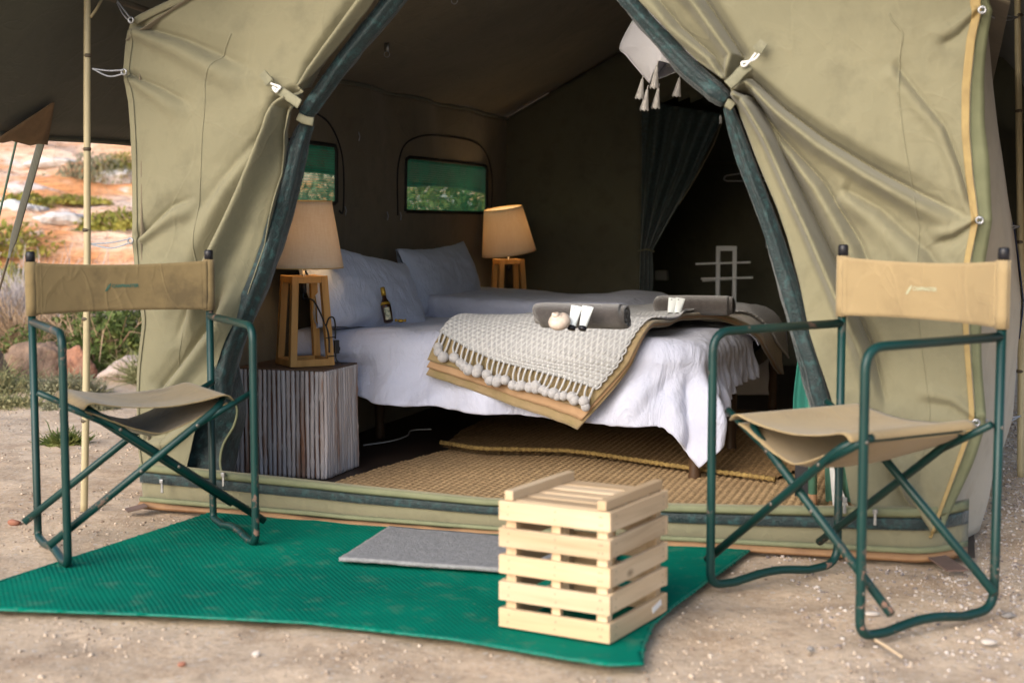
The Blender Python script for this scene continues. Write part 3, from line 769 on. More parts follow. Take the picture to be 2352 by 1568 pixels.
# ================================================================== bed and bedding
def linen(name, c1, c2, wr=.35):
    m, nt, b = nodes(name)
    c = coord(nt)
    nt.links.new(ramp(nt, noise(nt, c, 5, 3), [(.35, c1), (.65, c2)]), b.inputs['Base Color'])
    b.inputs['Roughness'].default_value = .9; b.inputs['Specular IOR Level'].default_value = .2; b.inputs['Sheen Weight'].default_value = .2
    cs = coord(nt, 'Object', (1, 1, .55), (0, .3, .4))
    n1 = bump(nt, b, noise(nt, cs, 9, 5, .6, .8), wr, .03)
    bump(nt, b, noise(nt, c, 38, 4, .6, .5), .22, .006, n1)
    return m
M['linen'] = linen('white cotton', (.51, .535, .66), (.475, .50, .63), .7)
M['pillowcase'] = linen('pale blue grey cotton', (.56, .62, .78), (.52, .58, .74), .6)
M['dark_wood'] = wood('dark turned wood', (.085, .045, .022), (.045, .024, .012), 2, 14)
BA0, BA1, BU0, BU1, BZ, BR = .05, 1.70, .90, 3.05, .525, .085
bed = Thing('bed', 'low dark wooden bed frame under the white bedding', 'bed', (.9, 2.0, 0))
for a, u in [(1.655, .965), (1.690, 1.60), (1.675, 3.05), (.15, .97), (.15, 1.6), (.15, 3.0)]:
    n = 12; zz = np.linspace(0, .33, n)
    bed.part('leg', Geo().tube([(a, u, z) for z in zz], .021 + .0025 * np.sin(zz * 60), 10), M['dark_wood'], smooth=True)
for (a0, u0), (a1, u1) in [((.12, .975), (1.60, .975)), ((.12, 1.98), (1.63, 1.98)), ((.12, 3.04), (1.63, 3.04)), ((1.645, 1.06), (1.645, 3.06)), ((.14, .96), (.14, 3.06))]:
    bed.part('rail', Geo().bar((a0, u0, .315), (a1, u1, .315), .03, .08), M['dark_wood'], bevel=.004)
single('mattress', 'white mattress hidden under the bedding', 'mattress', (.88, 2.0, .36), Geo().box((.855, 2.0, .415), (1.48, 2.0, .12)), M['linen'], bevel=.03)

def bed_map(p, q, lift=0.0, wave=None):
    """lay a cloth on the bed: sheet coordinates (p along a, q along u) fold over the near and foot edges"""
    r = BR; RP = .17
    cp = np.minimum(p, BA1 - RP); cq = np.maximum(q, BU0 + RP)
    dp, dq = p - cp, q - cq
    L = np.hypot(dp, dq); nz = np.maximum(L, 1e-6); na, nu = dp / nz, dq / nz
    flat = np.minimum(L, RP - r); Lb = np.maximum(L - (RP - r), 0)
    th = np.minimum(Lb / r, math.pi / 2)
    over = np.maximum(Lb - r * math.pi / 2, 0)
    out = flat + (r + lift) * np.sin(th)
    z = BZ - r + (r + lift) * np.cos(th) - over
    if wave is not None: out = out + wave(cp, cq, np.arctan2(dp, -dq), over, p, q)
    uq = cq + nu * out
    z = z - .045 * np.clip((uq - 1.0) / 1.6, 0, 1.2) * np.clip((z - .2) / .25, 0, 1)
    return np.stack([cp + na * out, uq, z], -1)
def puff(p, q, seed, amp): return amp * (fbm(p * 2.2, q * 2.2, seed, 3) + .35 * fbm(p * 7, q * 5, seed + 5, 3))
# duvet of the near bed
n1, n2 = 230, 200
sp_, sq_ = np.meshgrid(np.linspace(0, 1, n1), np.linspace(0, 1, n2), indexing='ij')
qtop = 2.10
near_drop = np.interp(sp_, [0, .18, .45, .7, .90, .96, 1], [.18, .285, .31, .335, .338, .32, .295])
q0 = BU0 - near_drop + .05
q = q0 + (qtop - q0) * sq_
foot_drop = np.interp(q, [.6, .8, 1.0, 1.23, 1.4, 1.56, 2.1], [.295, .31, .33, .315, .27, .25, .265])
p = BA0 + .02 + (BA1 - .02 + foot_drop - BA0 - .05) * sp_
def duvet_wave(cp, cq, ang, over, p, q):
    w = cp * 1.0 - cq + ang * .16
    foot = np.clip(ang / 1.2, 0, 1)
    f = .020 * np.sin(w * 21 + 2 * fbm(w * 3, w * 0, 4)) * (1 - foot) + .016 * np.sin(w * 62 + 3 * fbm(w * 6, w * 0, 5)) * foot
    f = f + .085 * fbm(w * 5 + over * 4, over * 3, 14, 3) + .012 * fbm(w * 16 + over * 7, over * 5, 15, 3)
    corner = np.exp(-((ang - .8) / .5) ** 2)
    f = f + corner * (.022 * np.sin(ang * 8) + .03) * np.clip(over / .15, 0, 1.4)
    return f * np.clip(over / .10 + .15, 0, 1.3) - .05 * np.clip((.44 - cp) / .12, 0, 1) * np.clip(over / .05, 0, 1) * (ang < .1)
P = bed_map(p, q, .0, duvet_wave)
P[..., 2] += puff(p, q, 301, .055) * np.clip((P[..., 2] - .40) / .08, 0, 1) + .010
hem = np.clip(1 - sq_ / .05, 0, 1) + np.clip((sp_ - .96) / .04, 0, 1)
P[..., 2] += hem * .014 * fbm(p * 9, q * 9, 8, 3) * 2
single('duvet', 'white cotton duvet hanging to a point over the near bed corner', 'duvet', (.9, 1.5, BZ), (P.reshape(-1, 3), quadF(n1, n2)), M['linen'], smooth=True, solid=.012)
# duvet of the far bed: thicker, with a rounded near edge, turned up over the top
n1, n2 = 150, 90
s1, s2 = np.meshgrid(np.linspace(0, 1, n1), np.linspace(0, 1, n2), indexing='ij')
AAf = .10 + 1.64 * s1
ue = 2.03 + .05 * fbm(AAf * 2.5, AAf * 0, 41, 3)
prof_u = np.where(s2 < .25, ue - .03 * np.sin(np.pi * s2 / .25), ue + (3.10 - ue) * (s2 - .25) / .75)
zt = .012 + (.085 + .030 * np.clip((.8 - AAf) / .7, 0, 1) + .030 * np.exp(-((AAf - .98) / .2) ** 2) * s2) * np.clip((1.28 - AAf) / .16, 0, 1) ** .6
prof_z = BZ - .032 + np.where(s2 < .25, zt * np.sin(np.pi / 2 * s2 / .25), zt + .045 * fbm(AAf * 3, prof_u * 3, 43, 4) - .015 * (prof_u - 2.05))
edge = np.clip((1.74 - AAf) / .10, 0, 1) ** .5
prof_z = np.where(AAf > 1.64, BZ - .10 + (prof_z - BZ + .10) * edge, prof_z)
prof_z = prof_z - np.clip((prof_u - 3.0) / .1, 0, 1) * .10
single('duvet', 'thick white duvet folded across the far bed behind the towels', 'duvet', (.9, 2.5, BZ), (np.stack([AAf, prof_u + .02 * fbm(AAf * 6, s2 * 3, 47), prof_z], -1).reshape(-1, 3), quadF(n1, n2)), M['linen'], smooth=True, solid=.006)
# sheet hanging at the far side under the beds
g = Geo(); aa = np.linspace(.6, 1.66, 30); zz = np.linspace(.08, .50, 12); A2, Z2 = np.meshgrid(aa, zz, indexing='ij')
g.grid(np.stack([A2, 3.085 + .02 * np.sin(A2 * 20), Z2], -1))
single('bed_sheet', 'white sheet hanging down behind the far bed legs', 'sheet', (1.2, 3.1, .08), g, linen('grey white cotton', (.62, .60, .64), (.58, .56, .60)), smooth=True, solid=.003)

def pillow(name, label, c, sx, sy, th, rot, mat, seed, grp):
    n = 46
    s, t = np.meshgrid(np.linspace(-1, 1, n), np.linspace(-1, 1, n), indexing='ij')
    prof = np.clip((1 - np.abs(s) ** 2.6), 0, 1) ** .55 * np.clip((1 - np.abs(t) ** 2.6), 0, 1) ** .55
    ex = 1 - .10 * (1 - np.abs(t) ** 2) * (np.abs(s) ** 3)
    ey = 1 - .13 * (1 - np.abs(s) ** 2) * (np.abs(t) ** 3)
    V = []
    for sd in (1, -1):
        w = .30 * fbm(s * 2.2 + sd, t * 2.2, seed, 4) + .14 * fbm(s * 7 + t * 4, t * 2 - s * 3, seed + 3, 3)
        z = sd * (th * prof * (1 + w) + .004) + .03 * fbm(s * 1.1, t * 1.1, seed + 7)
        V.append(np.stack([s * ex * sx + .012 * fbm(t * 4, s, seed + 9), t * ey * sy + .02 * fbm(s * 3, t, seed + 11), z], -1))
    Mx = np.array(rot)
    g = Geo()
    for k, Vv in enumerate(V):
        W = Vv.reshape(-1, 3) @ Mx.T + np.array(c)
        if k: W = W.reshape(n, n, 3)[::-1].reshape(-1, 3)
        g.grid(W.reshape(n, n, 3))
    return single(name, label, 'pillow', (c[0], c[1], BZ + .02), g, mat, smooth=True, group=grp)
def rot_axes(xa, ya):
    xa = np.array(xa, float); xa /= np.linalg.norm(xa); ya = np.array(ya, float); ya -= xa * (xa @ ya); ya /= np.linalg.norm(ya)
    return np.stack([xa, ya, np.cross(xa, ya)], 1)
pillow('pillow', 'plump near pillow behind the bottle and the left lamp', (.235, 1.25, .660), .48, .185, .095, rot_axes((.10, 1, -.13), (-.42, .02, .9)), M['pillowcase'], 401, 'pillows')
pillow('pillow', 'far pillow with a raised corner beside the right lamp', (.150, 2.38, .685), .44, .165, .085, rot_axes((.02, 1, .03), (-.30, 0, .95)), M['pillowcase'], 431, 'pillows')

# ------------------------------------------------------------------ olive blanket and woven throw
def quad_sheet(c, n1, n2, lift, wave=None, bend=None):
    s, t = np.meshgrid(np.linspace(0, 1, n1), np.linspace(0, 1, n2), indexing='ij')
    c = [np.array(k, float) for k in c]
    PQ = (c[0][None, None] * ((1 - s) * (1 - t))[..., None] + c[1][None, None] * (s * (1 - t))[..., None] + c[2][None, None] * (s * t)[..., None] + c[3][None, None] * ((1 - s) * t)[..., None])
    if bend is not None: PQ = PQ + bend(s, t)
    return s, t, PQ[..., 0], PQ[..., 1]
def hang_q(z): return BU0 - (BZ - z) + (2 - math.pi / 2) * BR + .0
def foot_p(z): return BA1 + (BZ - z) - (2 - math.pi / 2) * BR
def thr_bend(s, t):       # the right edge sweeps out towards the foot of the bed
    b = np.zeros(s.shape + (2,)); b[..., 0] = (.15 - .02 * s) * np.exp(-((t - .24 + .10 * s) / .15) ** 2) * (1 - np.exp(-t / .05)); b[..., 1] = .030 * fbm(s * 3.5, s * 0 + 2.2, 19, 3) * (1 - t) ** 8; return b
def throw_wave(cp, cq, ang, over, p, q): return .030 * fbm(p * 5, q * 3, 12, 3) * np.clip(over / .1, 0, 1)
M['olive_blanket'] = simple('olive fleece', (.24, .185, .085), .95, (.29, .21, .115), 12, bsc=70, bst=.5, bd=.006, sheen=.4)
M['olive_edge'] = simple('tan blanket binding', (.42, .27, .155), .9, (.36, .225, .125), 14, bsc=60, bst=.3, bd=.003)
def blanket_layer(c, lift, n1=90, n2=170): 
    s, t, p, q = quad_sheet(c, n1, n2, lift, bend=thr_bend)
    P = bed_map(p, q, lift, throw_wave)
    P[..., 2] += puff(p, q, 301, .055) * np.clip((P[..., 2] - .40) / .08, 0, 1) + .012
    return s, t, P
TC = [(.708, hang_q(.500)), (1.318, hang_q(.338)), (foot_p(.30), 2.85), (1.16, 2.10)]
OC = [(.655, hang_q(.375)), (1.245, hang_q(.185)), (foot_p(.22), 2.72), (1.15, 2.05)]
bl = Thing('folded_blanket', 'folded olive blanket hanging beneath the grey woven throw', 'blanket', (1.1, .85, .3))
for k, (dz, mt) in enumerate([(.044, 'olive_blanket'), (.053, 'olive_edge'), (.062, 'olive_blanket')]):
    c = [np.array(x, float) for x in OC]
    c[0] = c[0] + np.array([.006 * k, .030 * k]); c[1] = c[1] + np.array([.018 * k, .036 * k])
    s, t, P = blanket_layer(c, dz)
    bl.part('fold', (P.reshape(-1, 3), quadF(*s.shape)), M[mt], smooth=True, solid=.011)

def throw_mat():
    m, nt, b = nodes('grey and white woven wool')
    uv = nt.nodes.new('ShaderNodeUVMap')
    sp = nt.nodes.new('ShaderNodeSeparateXYZ'); nt.links.new(uv.outputs[0], sp.inputs[0])
    x, y = sp.outputs[0], sp.outputs[1]
    PX, PY = .019, .014
    row = mathn(nt, 'FLOOR', mathn(nt, 'DIVIDE', y, PY))
    odd = mathn(nt, 'MULTIPLY', mathn(nt, 'MODULO', row, 2.0), .5)
    fx = mathn(nt, 'FRACT', mathn(nt, 'ADD', mathn(nt, 'DIVIDE', x, PX), odd)); fy = mathn(nt, 'FRACT', mathn(nt, 'DIVIDE', y, PY))
    # a small pale check mark in each stitch
    d1 = mathn(nt, 'ABSOLUTE', mathn(nt, 'SUBTRACT', mathn(nt, 'ABSOLUTE', mathn(nt, 'SUBTRACT', fx, .5)), mathn(nt, 'MULTIPLY', fy, .42)))
    mark = mathn(nt, 'LESS_THAN', d1, .13)
    col = mix(nt, mark, (.335, .338, .345), (.47, .473, .48))
    col = mix(nt, .25, col, ramp(nt, noise(nt, coord(nt), 120, 3), [(.3, .22), (.7, .55)]))
    nt.links.new(col, b.inputs['Base Color']); b.inputs['Roughness'].default_value = 1; b.inputs['Specular IOR Level'].default_value = .1
    b.inputs['Sheen Weight'].default_value = .3
    hgt = mathn(nt, 'MULTIPLY', mathn(nt, 'SINE', mathn(nt, 'MULTIPLY', fx, math.pi)), mathn(nt, 'SINE', mathn(nt, 'MULTIPLY', fy, math.pi)))
    n1 = bump(nt, b, hgt, .6, .006)
    bump(nt, b, noise(nt, coord(nt), 300, 2), .3, .002, n1)
    return m
M['throw'] = throw_mat()
M['wool'] = simple('pale grey wool', (.40, .40, .405), 1, (.49, .49, .495), 60, bsc=260, bst=.6, bd=.003, sheen=.4, spec=.1)
thr = Thing('throw', 'grey and white woven throw with a pompom fringe over the bed', 'throw', (1.1, .85, .35))
s, t, P = blanket_layer(TC, .073, 170, 330)
wv = np.abs(np.sin(s * .60 / .019 * math.pi)) * .0022
P[..., 2] += wv * (P[..., 2] > .5); P[..., 1] -= wv * (P[..., 2] <= .5)
uvt = np.stack([s * .60, t * 2.25], -1)
thr.part('cloth', (P.reshape(-1, 3), quadF(*s.shape)), M['throw'], smooth=True, solid=.006, uv=uvt.reshape(-1, 2))
# crocheted edge: a chain of loops along the right side
ed = resample(P[-1, ::3], 150)
g = Geo()
for k in range(0, 147, 2):
    a_, b_ = ed[k], ed[k + 2]
    mid = (a_ + b_) / 2 + np.array([.010, -.004, .006 if a_[2] > .5 else 0])
    g.tube(catmull([a_, mid, b_], 6), .0036, 5)
thr.part('edge_stitching', g, M['wool'], smooth=True)
# fringe: each tassel a cord and a pompom
hemP = P[:, 0]
dn = P[:, 0] - P[:, 6]; dn = dn / np.linalg.norm(dn, axis=1)[:, None]
hem_s = np.r_[0, np.cumsum(np.linalg.norm(np.diff(hemP, axis=0), axis=1))]
ntas = 30
pom = mesh_from('pompom', Geo().ball((0, 0, 0), (.0175, .0175, .0165), 14, 10).verts() * (1 + .10 * (RNG.random((154, 1)) - .5)), Geo().ball((0, 0, 0), 1, 14, 10).F, simple('grey pompom wool', (.36, .355, .365), 1, (.44, .43, .44), 60, bsc=260, bst=.6, bd=.003, sheen=.4, spec=.1))
for k in range(ntas):
    ss = hem_s[-1] * (k + .5 + .25 * (random.random() - .5)) / ntas
    p0 = np.array([np.interp(ss, hem_s, hemP[:, j]) for j in range(3)]); d = np.array([np.interp(ss, hem_s, dn[:, j]) for j in range(3)])
    d = d * np.array([.35, .35, 1]); d[2] = min(d[2], -.75); d /= np.linalg.norm(d)
    L = .040 + .022 * random.random(); sway = (random.random() - .5) * .022
    p1 = p0 + d * L + np.array([sway, -.010, 0])
    tas = thr.part('fringe_cord', Geo().tube(catmull([p0 - d * .006, (p0 + p1) / 2 + np.array([-sway * .4, -.008, 0]), p1], 8), .0042, 6), M['wool'], smooth=True)
    o = link('pompom', pom, tas, tuple(p1 + d * .012 - thr.base)); o.rotation_euler = (random.random() * 3, random.random() * 3, 0); o.scale = (1 + .25 * random.random(),) * 3

# ------------------------------------------------------------------ things on the bed
M['towel'] = simple('brown grey terry towel', (.052, .044, .041), 1, (.070, .060, .055), 50, bsc=260, bst=.9, bd=.006, sheen=.6, spec=.05)
TZ = BZ + .084
def towel(name, label, c, L, r, ang, seed):
    t = Thing(name, label, 'towel', c, tw(*c), 'rolled towels on the bed', -TH + ang)
    n, m = 40, 34
    x = np.linspace(-L / 2, L / 2, n); V = np.zeros((n, m, 3))
    for i, xx in enumerate(x):
        e = abs(xx) / (L / 2); k = 1 - .22 * max(0, (e - .86) / .14) ** 2
        for j in range(m):
            a = 2 * math.pi * j / m
            w = 1 + .06 * math.sin(a * 2 + seed) + .10 * float(fbm(xx * 9, a * 1.2, seed, 2))
            V[i, j] = (xx + .012 * math.sin(a + seed) * (e > .9), r * 1.25 * k * w * math.cos(a), r * .92 * k * w * math.sin(a) + r * .90)
    t.part('roll', Geo().grid(V, True), M['towel'], smooth=True)
    sp = np.array([(0, r * 1.12 * (1 - .85 * q) * math.cos(q * 14), r * .9 + r * .80 * (1 - .85 * q) * math.sin(q * 14)) for q in np.linspace(0, 1, 60)])
    for sg in (1, -1):
        g = Geo(); S = sp.copy()
        e0 = S + np.array([sg * (L / 2 - .02), 0, 0]); e1 = S + np.array([sg * (L / 2 + .002), 0, 0])
        g.grid(np.stack([e0, e1], 1))
        t.part('rolled_end', g, M['towel'], smooth=True, solid=r * .13)
    return t
w1 = on_zt(1328, 752, TZ); w2 = on_zt(1590, 722, TZ - .025)
towel('rolled_towel', 'rolled grey brown towel with a seashell leaning on it', (w1[0], w1[1] + .045, TZ - .006), .300, .046, R(-17.5) + TH * .98, 3)
towel('rolled_towel', 'rolled grey brown towel farther back near the foot', (w2[0], w2[1] + .05, TZ - .033), .300, .046, R(6), 8)
M['tube'] = simple('white tube plastic', (.72, .76, .76), .35)
def lotion(label, px, ln, lean, tw_, cap):
    b = on_zt(*px, TZ - (0 if cap else .012))
    f = tw(*b); t = Thing('lotion_tube', label, 'lotion tube', b, f, 'small white lotion tubes', tw_)
    # stands on its cap, leaning back on the towel; local z along the tube
    Mx = np.array(Matrix.Rotation(R(9), 3, 'Y') @ Matrix.Rotation(lean, 3, 'X'))
    n = 16; V = np.zeros((9, n, 3)); z0 = .012 if cap else 0
    for i, q in enumerate(np.linspace(0, 1, 9)):
        for j in range(n):
            a = 2 * math.pi * j / n
            V[i, j] = ((.0125 + .0065 * q) * math.cos(a), .0125 * (1 - q) ** .8 * math.sin(a) + .0012 * math.sin(a), z0 + ln * q)
    t.part('body', Geo().grid(V @ Mx.T, True), M['tube'], smooth=True)
    if cap: t.part('cap', Geo().lathe([(.0125, 0), (.0130, .004), (.0130, .0118)], 16, (0, 0, 0), True, Mx), M['black'], smooth=True)
    t.part('print', Geo().ball(np.array((-.006, -.0032, z0 + ln * .84)) @ Mx.T, (.0035, .0008, .0028), 8, 6), M['black'])
    t.part('print', Geo().ball(np.array((.001, -.0065, z0 + ln * .50)) @ Mx.T, (.006, .0006, .0006), 6, 4), M['black'])
TZ = BZ + .084
lotion('white lotion tube beside the seashell', (1312, 757), .070, R(-24), R(-14), True)
lotion('white lotion tube right of the other, on the near towel', (1337, 758), .070, R(-24), R(-16), True)
lotion('left white lotion tube lying on the far towel', (1540, 722), .080, R(-40), R(-8), False)
lotion('right white lotion tube lying on the far towel', (1556, 722), .080, R(-40), R(-8), False)
# sea snail shell
b = on_zt(1283, 758, TZ)
sh = Thing('seashell', 'cream spiral seashell in front of the near towel', 'seashell', b, tw(*b), None, R(185))
n, m = 90, 16; V = np.zeros((n, m, 3))
for i in range(n):
    q = i / (n - 1); th = q * 2 * math.pi * 2.6; rr = .0245 * math.exp(-1.35 * (1 - q)); cr = rr * .82
    cx, cy, cz = rr * .55 * math.cos(th), rr * .55 * math.sin(th), (1 - q) * .030
    for j in range(m):
        a = 2 * math.pi * j / m
        V[i, j] = (cx + cr * math.cos(a) * math.cos(th), cy + cr * math.cos(a) * math.sin(th), cz + cr * math.sin(a))
Mx = np.array(Matrix.Rotation(R(-28), 3, 'X') @ Matrix.Rotation(R(22), 3, 'Y'))
V = V @ Mx.T; V[..., 2] -= V[..., 2].min()
sh.part('shell', Geo().grid(V * 1.25, True), simple('shell', (.62, .53, .45), .45, (.52, .40, .33), 60, bsc=40, bst=.15), smooth=True)
# bottle leaning on the pillow, and a foil sweet
b = on_zt(893, 741, BZ + .03)
bo = Thing('liqueur_bottle', 'small dark bottle with gold cap leaning on the near pillow', 'bottle', b, tw(*b), None, -TH)
Mx = 1.12 * np.array(Matrix.Rotation(R(-15), 3, 'Y') @ Matrix.Rotation(R(-10), 3, 'X'))
m_, nt, bb = nodes('brown glass'); bb.inputs['Base Color'].default_value = (.028, .010, .006, 1); bb.inputs['Roughness'].default_value = .12; bb.inputs['Coat Weight'].default_value = .5
bo.part('glass', Geo().lathe([(.012, 0), (.0165, .003), (.0180, .03), (.0185, .058), (.0155, .074), (.0085, .088), (.0075, .100)], 20, (0, 0, 0), True, Mx), m_, smooth=True)
gold = simple('gold foil', (.55, .36, .06), .35, (.42, .26, .03), 60, metal=.7)
bo.part('cap', Geo().lathe([(.0085, .099), (.0088, .112), (.0082, .128), (.0070, .130)], 16, (0, 0, 0), True, Mx), gold, smooth=True)
bo.part('neck_band', Geo().lathe([(.0160, .0735), (.0168, .071), (.0184, .064)], 20, (0, 0, 0), False, Mx), gold, smooth=True)
Lb = np.array([[(.0189 * math.cos(a), .0189 * math.sin(a), z) for a in np.linspace(R(-95), R(-30), 9)] for z in np.linspace(.008, .052, 7)]) @ Mx.T
lm, nt, bb = nodes('bottle label'); nt.links.new(ramp(nt, noise(nt, coord(nt), 90, 3), [(.35, (.02, .03, .02)), (.5, (.30, .33, .24)), (.68, (.55, .50, .34))]), bb.inputs['Base Color'])
bo.part('paper_label', Geo().grid(Lb), lm, smooth=True)
b = on_zt(920, 740, BZ + .03)
single('foil_sweet', 'small gold foil sweet beside the bottle', 'sweet', b, Geo().ball(b + (0, 0, .006), (.014, .011, .007), 10, 7).tube([b + (-.022, 0, .008), b + (-.012, 0, .007)], [.007, .003], 6).tube([b + (.012, 0, .007), b + (.022, 0, .008)], [.003, .007], 6), gold, smooth=True)

# ================================================================== bedside tables and lamps
M['stick'] = None
def stick_mat():
    m, nt, b = nodes('whitewashed cane')
    c = coord(nt, 'Object', (1, 1, .12)); oi = nt.nodes.new('ShaderNodeObjectInfo')
    cx = nt.nodes.new('ShaderNodeCombineXYZ')
    for k in range(3): nt.links.new(mathn(nt, 'MULTIPLY', oi.outputs['Random'], 31.0 + 9 * k), cx.inputs[k])
    ad = nt.nodes.new('ShaderNodeVectorMath'); ad.operation = 'ADD'; nt.links.new(c, ad.inputs[0]); nt.links.new(cx.outputs[0], ad.inputs[1])
    f = noise(nt, ad.outputs[0], 13, 4, .6)
    col = ramp(nt, f, [(.27, (.28, .11, .05)), (.35, (.34, .22, .17)), (.42, (.44, .385, .37)), (.64, (.53, .50, .51))])
    hs = nt.nodes.new('ShaderNodeHueSaturation'); nt.links.new(col, hs.inputs['Color']); nt.links.new(mathn(nt, 'ADD', .74, mathn(nt, 'MULTIPLY', oi.outputs['Random'], .38)), hs.inputs['Value'])
    nt.links.new(hs.outputs[0], b.inputs['Base Color']); b.inputs['Roughness'].default_value = .85; b.inputs['Specular IOR Level'].default_value = .2
    bump(nt, b, noise(nt, ad.outputs[0], 60, 4), .3, .003)
    return m
M['stick'] = stick_mat()
M['table_top'] = wood('brown table top', (.16, .10, .07), (.11, .07, .05), 0, 12)
sticks = []
for k in range(6):
    h = .395; zz = np.linspace(0, h, 26); rr = .0071 * (1 + .10 * np.sin(zz * 20 + k)) 
    nd = [(.05 + .055 * k) % h, (.16 + .07 * k) % h, (.30 + .04 * k) % h]
    for q in nd: rr = rr + .0026 * np.exp(-((zz - q) / .007) ** 2)
    pts = np.stack([.0012 * np.sin(zz * 14 + k), .0012 * np.cos(zz * 11 + 2 * k), zz], 1)
    gg = Geo().tube(pts, rr, 8); sticks.append(mesh_from('stick', gg.verts(), gg.F, M['stick']))
def bedside(label, a0, u0, w, d):
    h = .395
    t = Thing('bedside_table', label, 'side table', (a0 + w / 2, u0 + d / 2, 0.014), group='bedside tables clad in sticks')
    t.part('carcass', Geo().box((a0 + w / 2, u0 + d / 2, .014 + h / 2), (w - .016, d - .016, h - .006)), simple('rust brown board', (.20, .10, .065), .9))
    t.part('top', Geo().box((a0 + w / 2, u0 + d / 2, .014 + h + .001), (w + .002, d + .002, .010)), M['table_top'], bevel=.002)
    def side(p0, p1):
        L = math.hypot(p1[0] - p0[0], p1[1] - p0[1]); n = int(L / .0192)
        for k in range(n):
            q = (k + .5) / n
            o = link('stick', random.choice(sticks), t.root, (p0[0] + (p1[0] - p0[0]) * q - t.base[0], p0[1] + (p1[1] - p0[1]) * q - t.base[1], 0), random.random() * 6)
            s = .94 + .16 * random.random(); o.scale = (s, s, 1)
    side((a0, u0), (a0 + w, u0)); side((a0 + w, u0), (a0 + w, u0 + d)); side((a0 + w, u0 + d), (a0, u0 + d)); side((a0, u0 + d), (a0, u0))
    return t
bedside('stick clad bedside table under the left lamp', -.005, .585, .365, .30)
bedside('stick clad bedside table behind the bed under the right lamp', .03, 3.14, .355, .36)

def shade_mat():
    m, nt, b = nodes('linen lamp shade')
    c = coord(nt); f = noise(nt, coord(nt, 'Object', (1, 1, 9)), 40, 4); f2 = noise(nt, coord(nt, 'Object', (9, 9, .6)), 18, 4)
    col = mix(nt, ramp(nt, mathn(nt, 'MULTIPLY', mathn(nt, 'ADD', f, f2), .5), [(.35, 0), (.65, 1)]), (.76, .64, .48), (.84, .74, .60))
    nt.links.new(col, b.inputs['Base Color']); b.inputs['Roughness'].default_value = .9
    tr = nt.nodes.new('ShaderNodeBsdfTranslucent'); nt.links.new(col, tr.inputs[0])
    ms = nt.nodes.new('ShaderNodeMixShader'); ms.inputs[0].default_value = .28
    nt.links.new(b.outputs[0], ms.inputs[1]); nt.links.new(tr.outputs[0], ms.inputs[2]); nt.links.new(ms.outputs[0], nt.nodes['Material Output'].inputs[0])
    bump(nt, b, f, .3, .001)
    return m
M['shade'] = shade_mat()
M['lamp_wood'] = wood('honey rubber wood', (.52, .29, .10), (.40, .21, .065), 2, 10, .45)
M['chrome'] = simple('chrome', (.8, .8, .82), .12, metal=1)
